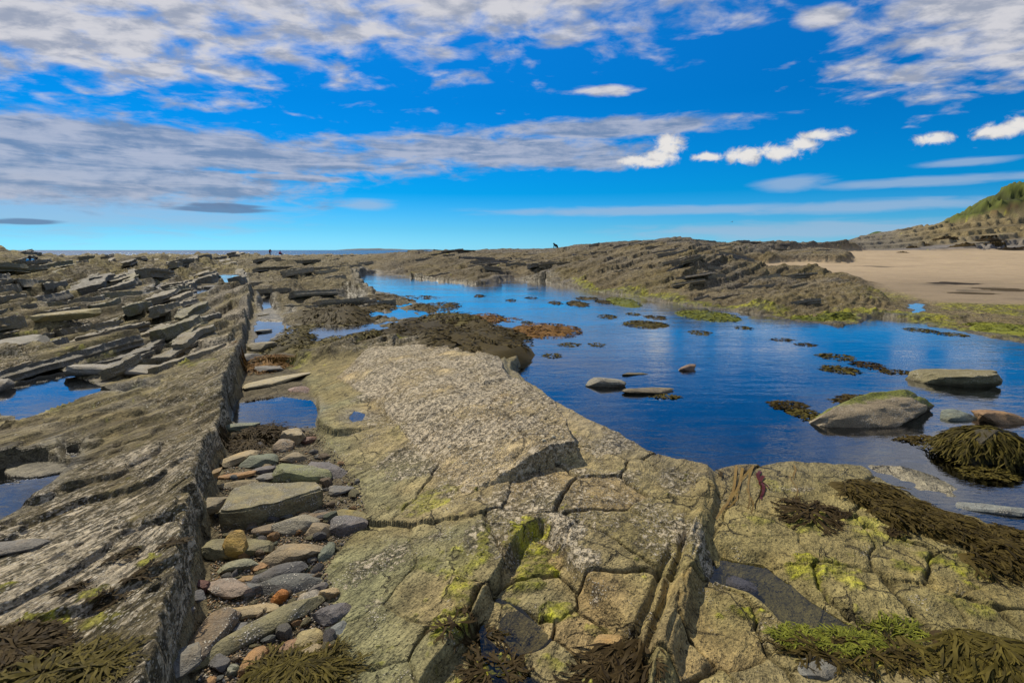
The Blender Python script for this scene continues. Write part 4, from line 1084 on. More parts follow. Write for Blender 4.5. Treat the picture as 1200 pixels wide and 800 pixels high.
# grit and shell between them: nobody could count it
def grit():
    n = 9000; V = []; T3 = []
    xs, ys = [], []
    while len(xs) < n:
        v = np.array([rnd.uniform(500, 830) for _ in range(4000)]); u = np.array([rnd.uniform(190, 430) for _ in range(4000)])
        pts = np.array([G(a, b, -.07) for a, b in zip(u, v)])
        ok = (line_sd(pts[:,0], pts[:,1], WALL)[0] > .05) & (line_sd(pts[:,0], pts[:,1], GEDGE)[0] < .0)
        xs += list(pts[ok, 0]); ys += list(pts[ok, 1])
    xs, ys = xs[:n], ys[:n]; zz = gzs(xs, ys)
    rs = np.random.RandomState(5)
    oct_ = np.array([(1,0,0),(0,1,0),(-1,0,0),(0,-1,0),(0,0,1),(0,0,-1)], float)
    fcs = np.array([(0,1,4),(1,2,4),(2,3,4),(3,0,4),(1,0,5),(2,1,5),(3,2,5),(0,3,5)])
    VV = np.zeros((n, 6, 3)); 
    for i in range(n):
        s = rs.uniform(.004, .011); a = rs.uniform(0, 6.28); sc = oct_*[s*rs.uniform(.7, 1.3), s*rs.uniform(.6, 1), s*rs.uniform(.4, .8)]
        sc = sc + rs.uniform(-.2, .2, (6, 3))*s
        VV[i, :, 0] = sc[:,0]*math.cos(a)-sc[:,1]*math.sin(a)+xs[i]; VV[i, :, 1] = sc[:,0]*math.sin(a)+sc[:,1]*math.cos(a)+ys[i]; VV[i, :, 2] = sc[:,2]+zz[i]+s*.3
    Q = (fcs[None]+np.arange(n)[:,None,None]*6).reshape(-1, 3)
    m, N, out = new_mat('shell_grit')
    rI = N.new('ShaderNodeNewGeometry').outputs['Random Per Island']
    c = N.ramp(rI, [(0, (.05,.05,.05)), (.35, (.13,.11,.08)), (.6, (.22,.17,.10)), (.8, (.30,.17,.07)), (.93, (.50,.46,.38))])
    N.l.new(principled(N, c, .8).outputs[0], out.inputs[0])
    return tag(link('gravel', mesh_np('gravel', VV.reshape(-1, 3), Q, [m], False)), 'shell grit and gravel between the gully stones', None, None, 'stuff')
grit()

# ------------------------------------------------------------------ boulders in the pool and loose slabs elsewhere
BOUL = [
 (962,506,1070,500,43,(.25,.20,.125),'large pale boulder with a bright green weed top in the pool',M_TOPPED,1.05,.25,.15,-.16),
 (1070,452,1164,456,30,(.19,.165,.085),'flat topped olive block standing in the pool',M_RIM,.75,.9,.4,-.08),
 (1101,494,1137,494,18,(.16,.18,.145),'small greenish grey stone in the pool beside the brown cobble',M_STONE,.8,.2,.4,-.06),
 (1143,496,1192,497,26,(.24,.15,.075),'rounded brown cobble in the pool near the right edge',M_STONE,.75,.1,.3,-.06),
 (697,454,731,452,17,(.23,.215,.165),'pale grey domed stone alone in the near pool',M_STONEB,.7,0,.2,-.04),
 (743,460,785,458,14,(.17,.14,.09),'low flat brown stone breaking the pool surface',M_STONE,.45,.4,.4,-.02),
 (798,434,812,432,8,(.20,.14,.10),'small reddish stone poking out of the pool',M_STONE,.9,.1,.5,-.02),
 (728,440,756,438,8,(.14,.12,.07),'barely awash brown stone in the pool',M_STONE,.5,.3,.4,-.03),
 (1174,592,1230,584,30,(.30,.15,.06),'orange brown submerged slab at the right edge of the pool',M_STONE,.35,.8,.4,-.06),
 (1122,598,1196,604,22,(.19,.20,.18),'wet grey stone with a white streak behind the weed bank',M_STONEB,.6,.4,.4,-.05),
 (1020,532,1060,528,14,(.38,.33,.18),'pale yellowish stone under the shallow water',M_STONE,.4,.4,.4,-.12),
]
for (u1, v1, u2, v2, sh, colr, lab, m, th, fl, an, z0) in BOUL:
    place_stone('boulder' if sh > 40 else 'stone', u1, v1, u2, v2, sh, colr, lab, 'boulder' if sh > 40 else 'stone', m, z0, th, fl, an, (.22, -.10) if sh > 40 else (rnd.uniform(-.1, .1), rnd.uniform(-.1, .1)), 'stones standing in the pool', None, .12, 5 if sh > 40 else 4 if sh > 25 else 3)
SLABS = [
 (78,440,192,436,24,(.24,.215,.165),'big pale slab lying across the far side of the left pool',M_STONEB,.55,.8,.5,.10),
 (-30,650,46,636,26,(.16,.145,.12),'grey tapering slab lying loose at the left frame edge',M_STONE,.3,.8,.4,None),
 (-40,428,56,402,30,(.19,.175,.135),'long grey ledge block rising out of the left pool',M_STONEB,.6,.7,.5,.10),
 (20,574,46,556,10,(.15,.14,.10),'narrow strip of rock dividing the grey left puddle',M_STONE,.5,.7,.4,.10),
 (42,388,118,380,14,(.24,.20,.085),'yellowish straight edged slab on the left ledges',M_STONE,.7,.9,.3,None),
 (40,397,50,394,8,(.36,.16,.04),'small orange stone at the end of the yellowish slab',M_STONE,.8,0,.4,None),
 (-20,460,12,452,22,(.20,.18,.14),'rounded slab end at the left frame edge beside the pool',M_STONE,.6,.6,.4,.10),
 (300,390,315,388,7,(.17,.16,.13),'small oval stone standing in the gully channel',M_STONE,.6,.2,.3,-.04),
 (303,371,313,369,4,(.12,.10,.05),'dark little stone in the gully channel',M_STONE,.7,.2,.3,-.02),
 (292,412,318,410,16,(.20,.17,.10),'three cornered olive stone at the mouth of the gully channel',M_STONE,.8,.3,.8,-.06),
 (850,683,880,690,18,(.045,.045,.055),'blackish wet stone lying in the trough beside the rib',M_STONE,.6,.1,.2,-.03),
 (700,750,722,744,14,(.30,.20,.08),'small orange tan stone in a hollow of the cracked slabs',M_STONE,.5,.1,.3,None),
 (938,784,982,776,30,(.16,.155,.13),'pale grey loose block at the lower right of the trough',M_STONE,.28,1.0,.9,None),
]
for (u1, v1, u2, v2, sh, colr, lab, m, th, fl, an, z0) in SLABS:
    place_stone('stone', u1, v1, u2, v2, sh, colr, lab, 'stone', m, z0, th, fl, an, (rnd.uniform(-.05, .05), rnd.uniform(-.05, .05)), None, None, .15)

# upturned beds of the left ledges that stand proud of the platform: long split slabs, dipping left, broken square
M_BED = mat_stone('bed_rock', .75)
def bed_block(seed, L, W, H):
    r = random.Random(seed); n = max(10, int(L/W*7)); m = 7; k = 4
    e0, e1 = r.uniform(-.35, .35), r.uniform(-.35, .35)
    def P(a, b, c):      # a along, b across, c up, all 0..1
        w = 1 - .35*abs(2*a-1)**5; x = (a-.5)*L + (b-.5)*W*(e0*(1-a) + e1*a)*1.6; y = (b-.5)*W*w
        y += W*.20*float(N1[min(int(a*63), 63)]) + (W*.10*float(N2[min(int(a*63), 63)]) if b > .5 else W*.10*float(N3[min(int(a*63), 63)]))
        lay = LY[min(int(c*LYN), LYN-1)]
        if b >= .99: y += lay*W*.14
        if b <= .01: y -= lay*W*.10
        return (x, y, (c-.5)*H + H*.18*float(N1[min(int(a*63), 63)]))
    t = np.linspace(0, 1, 64)
    N1 = fbm(t*2+seed, t*0, 3, 501); N2 = fbm(t*9+seed, t*0, 3, 503); N3 = fbm(t*9+seed+50, t*0, 3, 505); LYN = 4; LY = [r.uniform(-1, 1) for _ in range(LYN)]
    V = []; Q = []; ring = []
    for i in range(n+1):
        a = i/n; row = []
        prof = [(0, j/k) for j in range(k+1)] + [(j/m, 1) for j in range(1, m+1)] + [(1, 1-j/k) for j in range(1, k+1)]
        for (b_, c_) in prof: row.append(len(V)); V.append(P(a, b_, c_))
        ring.append(row)
    for A, B in zip(ring, ring[1:]):
        for j in range(len(A)-1): Q.append((A[j], B[j], B[j+1], A[j+1]))
    V = np.array(V); top = V[:, 2] > H*.2
    V[:, 2] += top*(fbm(V[:,0]*5+seed, V[:,1]*12, 4, 507)*H*.16 + fbm(V[:,0]*22+seed, V[:,1]*40, 2, 509)*H*.05)
    T = [tuple(q) for q in Q]; e = ring[0]; f = ring[-1]
    for j in range(len(e)//2): T.append((e[j], e[j+1], e[-2-j], e[-1-j])) if j+1 < len(e)-2-j else None
    for j in range(len(f)//2): T.append((f[j+1], f[j], f[-1-j], f[-2-j])) if j+1 < len(f)-2-j else None
    me = mesh_np('ledge', V, np.array(T), [M_BED]); me.set_sharp_from_angle(angle=R(38)); return me
def bed_blocks():
    r = random.Random(23); n = 0
    zones = [   # spots, strike, size, parent, colours
        ([(r.uniform(-60, 292), 293 + 14*math.exp(r.uniform(-.35, 2.35))) for _ in range(215)], None, 1.0, GROUND[0], [(.205,.172,.10), (.19,.165,.105), (.235,.195,.115), (.155,.14,.10), (.19,.17,.08)]),
        ([(r.uniform(300, 470), 293 + 12*math.exp(r.uniform(-.2, 2.1))) for _ in range(95)], 38, .70, GROUND[0], [(.27,.225,.14), (.30,.255,.16), (.23,.20,.13)]),
        ([(r.uniform(470, 960), r.uniform(287, 352)) for _ in range(135)], 64, .62, GROUND[1], [(.27,.22,.14), (.24,.20,.135), (.215,.19,.16), (.29,.235,.13)]),
    ]
    for spots, strike, size, par, cols in zones:
        ridge = par is GROUND[1]
        if ridge: XY = [((u-600)/FPX*yy, yy) for (u, v) in spots for yy in [float(np.interp(u, SH_U, SH_Y)) + (float(np.interp(u, CR_U, CR_Y)) - float(np.interp(u, SH_U, SH_Y)))*r.random()**1.3*.95 + .6]]
        else: XY = [G(u, v, .2) for u, v in spots]
        X = np.array([p[0] for p in XY]); Y = np.array([p[1] for p in XY])
        dw = line_sd(X, Y, WALL)[0]; o = ground(X, Y)
        for x, y, d, z, t, soft, reg in zip(X, Y, dw, o['z'], o['wet'], o['soft'], o['region']):
            D = math.hypot(x, y)
            L = size*r.uniform(.45, 1.15)*(.55 + .085*min(D, 45)); W = L*r.uniform(.20, .34); H = size*(.05 + .011*min(D, 30))*r.uniform(.7, 1.2)
            if t > .3 or D < 5.2 or soft > .3: continue
            if strike is None and (d > -.3-W and y < 20): continue
            if strike is not None and not ridge and (d < .4 or y < 9.5 or reg != 0): continue
            if ridge and reg != 1: continue
            az = (np.interp(y, [0, 5, 8, 14, 22, 60], [12, 8, -4, -14, -20, -24]) if strike is None else strike) + r.uniform(-6, 6)
            ends = ground(np.array([x - math.sin(R(az))*L*.5, x + math.sin(R(az))*L*.5]), np.array([y - math.cos(R(az))*L*.5, y + math.cos(R(az))*L*.5]))
            if ends['wet'].max() > .4: continue
            pitch = math.atan2(float(ends['z'][1]-ends['z'][0]), L)*.7
            ob = link('ledge', bed_block(900+n, L, W, H), par); n += 1
            ob.location = (x, y, z + H*(.12 if strike is None else -.02 if not ridge else -.14))
            ob.rotation_euler = (Matrix.Rotation(R(90-az), 3, 'Z') @ Matrix.Rotation(-pitch, 3, 'Y') @ Matrix.Rotation(-r.uniform(.16, .30), 3, 'X')).to_euler()
            c = r.choice(cols); k = r.uniform(.75, 1.05)*(1 - .15*min(D/40, 1)); ob.color = (c[0]*k, c[1]*k, c[2]*k, 1)
bed_blocks()

# ------------------------------------------------------------------ seaweed
def ribbon(V, Q, p, d, length, width, seg, droop, r, zfun=None, branch=2, lift=.0):
    """one forked, wavy frond laid over the ground; V,Q collect points and faces"""
    side = Vector((-d.y, d.x, 0)).normalized()
    pos = p.copy(); dirn = d.copy(); st = length/seg; ph = r.uniform(0, 6)
    prev = None
    for i in range(seg+1):
        t = i/seg
        w = width*(.55 + .6*math.sin(math.pi*min(t*1.05, 1))**.6)*(1 if i < seg else .45)
        up = Vector((0, 0, 1)); tw = side*math.cos(.5*math.sin(ph+t*5)) + up*math.sin(.55*math.sin(ph+t*5))
        a = len(V); V.append(pos - tw*w/2); V.append(pos + tw*w/2)
        if prev is not None: Q.append((prev, prev+1, a+1, a))
        prev = a
        dirn = (dirn + side*r.uniform(-.28, .28) + Vector((0, 0, -droop*st*6))).normalized()
        pos = pos + dirn*st
        if zfun is not None:
            f = zfun(pos.x, pos.y)
            if pos.z < f + .004: pos.z = f + .004 + r.random()*.006; dirn.z = max(dirn.z, 0.0); dirn.normalize()
        if branch and i in (int(seg*.45), int(seg*.7)) and r.random() < .8:
            sgn = r.choice([-1, 1])
            ribbon(V, Q, pos.copy(), (dirn + side*sgn*.75).normalized(), length*(1-t)*.8, width*.8, max(2, seg-i-1), droop, r, zfun, branch-1)
def local_floor(cx, cy, rad, n=26):
    """small height table round a clump, for draping"""
    g = np.linspace(-rad, rad, n); X, Y = np.meshgrid(g + cx, g + cy)
    Z = ground(X, Y)['z']; Z = np.asarray(Z)
    def f(x, y):
        i = min(max((x-cx+rad)/(2*rad)*(n-1), 0), n-1.001); j = min(max((y-cy+rad)/(2*rad)*(n-1), 0), n-1.001)
        a, b = int(i), int(j); p, q = i-a, j-b
        return float((Z[b, a]*(1-p)+Z[b, a+1]*p)*(1-q) + (Z[b+1, a]*(1-p)+Z[b+1, a+1]*p)*q)
    return f
def clump(name, label, spots, m, n, length, width, hump, seed, group, cat='seaweed', seg=6, water=None, parts=0, spread=1.0, droop=.55, base_m=None, bearing=None):
    """a clump of wrack: spots = list of (u, v, ru, rv) over which holdfasts stand"""
    r = random.Random(seed)
    W = []
    for (u, v, ru, rv) in spots:
        zg = on_ground(u, v) if water is None else .0
        cx, cy = G(u, v, zg); rx = abs(G(u+ru, v, zg)[0]-G(u-ru, v, zg)[0])/2; ry = abs(G(u, v-rv, zg)[1]-G(u, v+rv, zg)[1])/2
        W.append((cx, cy, rx, ry))
    x0 = min(w[0]-w[2] for w in W); x1 = max(w[0]+w[2] for w in W); y0 = min(w[1]-w[3] for w in W); y1 = max(w[1]+w[3] for w in W)
    cx, cy = (x0+x1)/2, (y0+y1)/2; rad = max(x1-x0, y1-y0)/2 + length*1.6
    fl = local_floor(cx, cy, rad)
    fz = (lambda x, y: max(fl(x, y), water)) if water is not None else fl
    def surf(x, y):
        h = 0
        for (a, b, rx, ry) in W:
            q = ((x-a)/rx)**2 + ((y-b)/ry)**2
            if q < 1: h = max(h, hump*math.sqrt(1-q))
        return fz(x, y) + h
    root = bpy.data.objects.new(name, None) if parts else None
    V, Q = [], []; fr = []
    tot = sum(w[2]*w[3] for w in W)
    # core of matted weed under the fronds
    BV, BQ = [], []
    for (a, b, rx, ry) in W:
        k = 12; base = len(BV)
        for j in range(k+1):
            for i in range(k+1):
                sx, sy = (i/k*2-1), (j/k*2-1)
                ux, uy = sx*math.sqrt(max(0, 1-sy*sy/2)), sy*math.sqrt(max(0, 1-sx*sx/2))
                wob = .80 + .55*float(vn(np.array([math.atan2(uy, ux)*1.9+seed*3.7]), np.array([seed*1.3]), 401)[0])
                x, y = a + ux*rx*.97*wob, b + uy*ry*.97*wob; q = min(ux*ux+uy*uy, 1)
                BV.append((x, y, fz(x, y) - .012 + hump*.92*math.sqrt(1-q)*(.75+.5*r.random())))
        for j in range(k):
            for i in range(k): BQ.append((base+j*(k+1)+i, base+j*(k+1)+i+1, base+(j+1)*(k+1)+i+1, base+(j+1)*(k+1)+i))
    for i in range(n):
        w = r.choices(W, [q[2]*q[3] for q in W])[0]
        a = r.uniform(0, 6.283); q = math.sqrt(r.random())
        x, y = w[0] + math.cos(a)*q*w[2]*.95, w[1] + math.sin(a)*q*w[3]*.95
        oa = math.atan2((y-w[1])/max(w[3], .01), (x-w[0])/max(w[2], .01)) + r.uniform(-.9, .9)*spread
        if bearing is not None: oa = bearing + r.uniform(-.7, .7)*spread
        d = Vector((math.cos(oa), math.sin(oa), r.uniform(-.05, .28))).normalized()
        p = Vector((x, y, surf(x, y) + .003))
        L = length*r.uniform(.6, 1.15)
        if parts and i < parts:
            v2, q2 = [], []; ribbon(v2, q2, p, d, L*1.15, width*1.15, seg+1, droop, r, surf, 2); fr.append((v2, q2))
        else: ribbon(V, Q, p, d, L, width*r.uniform(.7, 1.2), seg, droop, r, surf, 2 if seg > 4 else 1)
    org = (cx, cy, fz(cx, cy))
    def mk(nm, v, q, mm, par=None):
        me = mesh_np(nm, np.array([(a[0]-org[0], a[1]-org[1], a[2]-org[2]) for a in v]), np.array(q), [mm])
        return link(nm, me, par, None if par is not None else org)
    if parts:
        COL.objects.link(root); root.location = org
        mk('mat', BV, BQ, base_m or m, root)
        if Q: tag(mk('frond_mass', V, Q, m, root), kind='stuff')
        for v2, q2 in fr: mk('frond', v2, q2, m, root)
        o = root
    else:
        nb = len(V); V2 = list(V) + [Vector(b) for b in BV]; Q2 = list(Q) + [tuple(i+nb for i in f) for f in BQ]
        o = mk(name, V2, Q2, m)
    return tag(o, label, cat, group)
GW = 'wrack growing on the near rocks'; GP = 'weed patches standing in the pool'; GF = 'wrack covered humps in the middle distance'
# near rocks
clump('seaweed', 'thick dark wrack bank draped along the pool edge at right', [(1020,582,40,16),(1060,602,50,20),(1105,618,44,18)], M_WEED, 420, .13, .012, .06, 1, GW, parts=60, spread=.9, bearing=-1.2, droop=.6)
clump('seaweed', 'tangled brown wrack carpet below the dark bank at the right edge', [(1150,632,50,20),(1190,650,44,24),(1165,660,40,14),(1215,640,40,30)], M_WEED, 420, .13, .012, .045, 2, GW, parts=40, bearing=-1.3, droop=.6)
clump('seaweed', 'large olive brown wrack tuft with broad fronds at the lower right corner', [(1135,760,44,20),(1160,775,40,20)], M_WEEDG, 260, .22, .011, .05, 3, GW, seg=8, parts=90, base_m=M_WEEDD, spread=1.6, bearing=-1.5, droop=.6)
clump('seaweed', 'forked golden brown wrack with three broad fronds beside the lower right tuft', [(1045,752,14,6)], M_WEEDG, 12, .20, .015, .03, 4, GW, seg=8, parts=12, spread=1.2, bearing=-1.6)
clump('seaweed', 'black star shaped wrack sprawling on the pale slab right of the rib', [(948,600,20,8)], M_WEEDD, 60, .15, .014, .02, 5, GW, seg=7, parts=30, spread=1.5)
clump('seaweed', 'olive and brown weed tuft over the stones at the foot of the gully', [(338,786,56,18)], M_WEEDG, 420, .13, .008, .06, 6, GW, parts=50, bearing=.0, spread=3.0)
clump('seaweed', 'dark brown wrack spilling from the foot of the rib', [(735,775,24,24),(722,790,30,16)], M_WEEDD, 150, .17, .012, .03, 7, GW, seg=7, parts=50, bearing=-2.2)
clump('seaweed', 'blackish wrack on the green patch in the lower middle', [(580,786,26,9),(550,752,34,4)], M_WEEDD, 80, .10, .010, .012, 8, GW, parts=30, spread=2)
clump('seaweed', 'dark curled wrack in the lower left corner', [(10,772,36,18),(35,770,18,8)], M_WEEDD, 260, .11, .012, .035, 9, GW, parts=40)
clump('seaweed', 'brown wrack fringe along the bottom left rock edge', [(60,797,70,10),(115,790,20,8)], M_WEEDG, 220, .13, .010, .02, 10, GW, parts=30)
clump('seaweed', 'dark weed lying over the stones below the gully pool', [(292,510,26,11),(318,500,16,7)], M_WEEDD, 300, .12, .010, .05, 11, GW, seg=5)
clump('seaweed', 'rusty wrack hanging at the top of the gully', [(312,424,20,7)], M_WEEDR, 220, .16, .014, .05, 12, GW, seg=5)
clump('seaweed', 'black weed strands lying along the gully pool edge', [(308,470,24,6)], M_WEEDD, 130, .16, .010, .03, 13, GW, seg=5)
clump('seaweed', 'dark weed hanging from the pool lip right of the barnacled block', [(748,505,24,14)], M_WEED, 200, .14, .014, .05, 14, GW, seg=5, bearing=.6)
for i, (u, v, ru, lab) in enumerate([(70,700,16,'short dark strand beside the yellow green film on the left slab'),(110,718,14,'dark twisted weed scrap in the middle of the left slab'),(150,686,12,'dark weed strand on the upper part of the left slab'),(190,647,12,'dark weed scrap at the wall lip'),(128,664,16,'dark weed strand in a crack of the left slab'),(1045,628,6,'single short dark frond on the pale slab'),(985,607,10,'small dark weed scrap right of the star shaped wrack')]):
    clump('seaweed', lab, [(u, v, ru, 4)], M_WEEDD, 16, .09, .010, .006, 30+i, GW, seg=5, bearing=.8, spread=.5)
clump('seaweed', 'dark green and brown weed carpet filling the lower end of the trough', [(985,752,70,14),(1040,748,40,12),(935,745,30,10)], M_GREEN, 700, .06, .006, .012, 15, GW, seg=4, parts=0, base_m=M_WEEDD, spread=2)
clump('seaweed', 'dark wrack strands over the carpet at the lower right', [(1000,768,60,10),(950,762,30,8)], M_WEED, 120, .11, .009, .012, 16, GW, seg=5, parts=0, spread=2)
# golden straps hanging over the slab by the rib
def straps():
    root = bpy.data.objects.new('strap_weed', None); COL.objects.link(root); x, y = G(876, 552, .06); root.location = (x, y, gz(x, y))
    r = random.Random(3); fl = local_floor(x, y, 1.2)
    for (u, v, u2, v2, m, w) in [(866,548,842,610,M_STRAP,.010),(872,550,848,600,M_STRAP,.010),(880,545,866,575,M_STRAP,.008),(882,548,874,596,M_STRAP,.008),(878,572,882,602,M_STRAP,.007),(866,575,850,598,M_STRAP,.007),
                                 (890,556,894,585,M_RED,.014),(895,560,890,580,M_RED,.012),(888,552,897,572,M_RED,.012),(892,566,886,596,M_WEEDD,.006),(930,548,931,562,M_STRAP,.008),(928,560,934,582,M_STRAP,.007),
                                 (845,540,842,560,M_WEEDD,.018),(852,545,870,543,M_WEED,.018),(880,546,900,548,M_WEED,.02)]:
        a, b = G(u, v, .06), G(u2, v2, .06); V, Q = [], []; n = 9
        for i in range(n+1):
            t = i/n; px, py = a[0]+(b[0]-a[0])*t + .014*math.sin(t*6+u), a[1]+(b[1]-a[1])*t + .012*math.sin(t*5+v)
            dx, dy = b[1]-a[1], -(b[0]-a[0]); L = math.hypot(dx, dy); ww = w*(1-.5*t)
            zz = fl(px, py)+.008+.006*math.sin(t*9+v)
            V += [(px-dx/L*ww-x, py-dy/L*ww-y, zz-root.location.z), (px+dx/L*ww-x, py+dy/L*ww-y, zz+.006-root.location.z)]
            if i: Q.append((2*i-2, 2*i-1, 2*i+1, 2*i))
        link('strand', mesh_np('strand', np.array(V), np.array(Q), [m]), root)
    tag(root, 'golden and dark red strap weed trailing over the slab beside the rib', 'seaweed', GW)
straps()
# weed covered boulder
wb = place_stone('boulder', 1110, 540, 1192, 540, 44, (.06, .05, .025), 'boulder wholly cloaked in drooping olive wrack near the right edge', 'boulder', M_STONE, -.06, 1.0, .0, .1, (0, 0), 'stones standing in the pool', 77, .38)
def cloak():
    r = random.Random(8); c = wb.location; V, Q = [], []
    cx, cy = c.x, c.y; rx, ry, h = wb.dimensions.x*.5, wb.dimensions.y*.5, wb.dimensions.z*.5
    bpy.context.view_layer.update(); rx, ry, h = wb.dimensions.x*.47, wb.dimensions.y*.47, wb.dimensions.z*.5
    def surf(x, y):
        q = ((x-cx)/rx)**2 + ((y-cy)/ry)**2
        return c.z + h*math.sqrt(max(0, 1-q)) + .012 if q < 1 else .004
    for i in range(420):
        a = r.uniform(0, 6.283); q = math.sqrt(r.random())*.95
        x, y = cx+math.cos(a)*q*rx, cy+math.sin(a)*q*ry; oa = a + r.uniform(-1.5, 1.5)
        v2 = len(V); ribbon(V, Q, Vector((x, y, surf(x, y))), Vector((math.cos(oa), math.sin(oa), .1)).normalized(), r.uniform(.15, .25), .014, 7, .9, r, surf, 2)
    me = mesh_np('weed_cloak', np.array([(a.x-c.x, a.y-c.y, a.z-c.z) for a in V]), np.array(Q), [M_WEEDG])
    o = link('weed_cloak', me, wb); o.matrix_parent_inverse = Matrix.Rotation(-wb.rotation_euler.z, 4, 'Z')
    tag(o, kind='stuff')
cloak()
# humps of wrack in the middle distance
MID = [(560,398,52,20,M_WEED,'broadest dark wrack hump at the back of the barnacled block',.30,520),(505,384,44,14,M_WEED,'dark wrack hump left of the broadest one',.24,420),
       (455,392,36,12,M_WEED,'wrack clad hollow behind the pale left end of the barnacled block',.12,300),(530,376,36,10,M_WEEDG,'olive wrack hump behind the broadest one',.22,320),(568,372,20,7,M_WEEDR,'rusty orange wrack tuft at the pool edge',.16,200),
       (395,405,44,7,M_WEEDG,'long low wrack mat below the small blue pool',.12,300),(340,398,18,10,M_WEEDG,'wrack tuft between the gully channel and the small blue pool',.18,220),(405,372,36,7,M_WEED,'wrack strip above the small blue pool',.14,260),
       (430,362,24,6,M_WEED,'wrack on the rocks at the channel mouth',.14,200),(515,358,24,6,M_WEED,'wrack on the right tip of the long pool islet',.14,220),(370,384,26,5,M_WEEDG,'wrack fringe at the upper left of the small blue pool',.10,160),(598,374,14,4,M_WEEDR,'small rusty tuft right of the rusty orange tuft',.10,90),(480,348,40,4,M_WEED,'dark wrack along the back of the pool islet',.10,180)]
for i, (u, v, ru, rv, m, lab, hp, n) in enumerate(MID):
    k = (v-293)/107
    clump('seaweed_mound', lab, [(u, v+rv*.2, ru*1.25, rv*1.15)], m, n, .20/k**.3, .026/k**.4, hp*.55, 60+i, GF, seg=4, water=-.05)
PATCH = [(640,387,42,9,M_WEEDR,'longest rusty weed bank in the pool'),(677,356,12,4,M_WEED,'little double weed tuft in the upper pool'),(651,355,6,2.5,M_WEED,'tiny weed tuft left of the double tuft'),(688,350,14,2.5,M_WEED,'thin weed streak above the double tuft'),
         (730,354,16,6,M_GREEN,'bright green weed hump near the far pool rim'),(708,354,10,2.5,M_WEED,'dark weed at the left foot of the bright green hump'),(756,380,26,5,M_WEEDG,'dark olive slanting weed bank in mid pool'),(768,372,11,3,M_WEED,'small weed spot above the slanting weed bank'),
         (828,370,33,7,M_GREEN,'biggest smooth green weed hump in the pool'),(712,371,9,3,M_WEEDG,'weed spot in mid pool left of the slanting bank'),(742,368,7,2,M_WEEDG,'weed fleck left of the spot above the slanting bank'),(820,390,11,3,M_WEEDG,'weed spot below the biggest green hump'),
         (646,417,10,2.5,M_WEEDG,'weed fleck in the lower left pool'),(668,404,13,2.5,M_WEEDG,'weed fleck under the longest rusty bank'),(602,418,10,4,M_WEED,'wrack at the foot of the broadest hump'),(980,418,19,4,M_WEEDG,'low olive weed islet in the right pool'),
         (984,433,17,5,M_WEEDG,'olive weed lump below the low olive islet'),(1018,428,13,5,M_WEEDD,'dark squarish weed lump left of the olive block'),(1050,436,22,2.5,M_WEED,'thin weed streak running to the olive block'),(944,404,12,2,M_WEED,'weed streak in the cloud reflection'),(916,398,14,2,M_WEED,'upper weed streak in the cloud reflection'),
         (1078,387,16,3,M_WEEDG,'weed bank near the green far rim'),(1116,392,16,2.5,M_WEEDG,'weed strip right of the bank near the far rim'),(1022,470,46,7,M_WEED,'brown weed behind the large pale boulder'),(925,476,20,6,M_WEED,'brown weed left of the large pale boulder'),(945,486,14,7,M_WEEDG,'yellowish weed on the left foot of the large pale boulder'),
         (1085,516,40,4,M_WEED,'brown weed slick between the two boulders'),(700,404,8,2,M_WEEDG,'tiny weed fleck in the middle of the pool'),(618,378,5,2,M_WEED,'tiny dark tuft above the longest rusty bank'),(870,384,10,2,M_WEEDG,'weed fleck right of the biggest green hump'),(962,374,30,3,M_GREEN,'green weed fringe on the far pool rim'),
         (1190,388,34,8,M_GREEN,'green weed hump at the right frame edge'),(75,462,22,5,M_WEEDG,'brown olive weed raft in the left pool'),(600,352,4,2,M_WEEDD,'dark weed tip in the far pool'),(623,349,7,1.5,M_WEEDD,'dark weed line in the far pool'),(780,465,20,2,M_WEEDG,'weed under the low flat brown stone'),(1158,555,30,6,M_WEEDG,'weed skirt below the cloaked boulder'),(562,347,6,2,M_WEEDD,'dark pair of weed tips in the far pool')]
for i, (u, v, ru, rv, m, lab) in enumerate(PATCH):
    k = max((v-293)/107, .45); d = 9.9/k
    ry = abs(G(u, v-rv, 0)[1]-G(u, v+rv, 0)[1])/2
    clump('seaweed', lab, [(u, v, ru, rv)], m, int(min(260, 30+ru*rv*1.0)), min(.16, .05+ry*.25)*(1+.3*(d > 12)), .010+.0016*d, min(.05+.010*rv*d/10, .22)*.6, 120+i, GP, seg=3 if v < 430 else 4, water=-.03)

# limpets at the foot of the barnacled block
def limpets():
    bm = bmesh.new(); prof = [(1, 0), (.92, .25), (.7, .5), (.42, .72), (.15, .84)]; n = 14
    rings = [[bm.verts.new((math.cos(k*6.2832/n)*r*(1+.06*(k % 2)), math.sin(k*6.2832/n)*r*.85*(1+.06*(k % 2)), h)) for k in range(n)] for r, h in prof]
    for a, b in zip(rings, rings[1:]):
        for k in range(n): bm.faces.new((a[k], a[(k+1) % n], b[(k+1) % n], b[k]))
    bm.faces.new(rings[-1]); me = bpy.data.meshes.new('limpet'); bm.to_mesh(me); bm.free(); me.materials.append(mat_plain('limpet_shell', (.40, .36, .25), .7, .35, 6))
    me.polygons.foreach_set('use_smooth', np.ones(len(me.polygons), bool))
    L = [(552,526),(562,531),(547,537),(654,521),(659,525),(648,527),(637,531),(527,521),(670,514),(676,527),(745,560),(798,592)]
    for (u, v) in L:
        x, y = G(u, v, .17); o = link('limpet', me, None, (x, y, gz(x, y)-.002)); s = .016*rnd.uniform(.8, 1.25); o.scale = (s, s, s*1.05)
        o.rotation_euler = (rnd.uniform(-.2, .2), rnd.uniform(-.2, .2), rnd.uniform(0, 6))
        tag(o, 'pale ribbed limpet shell clinging at the foot of the barnacled rock', 'limpet', 'limpets on the barnacled rock')
limpets()

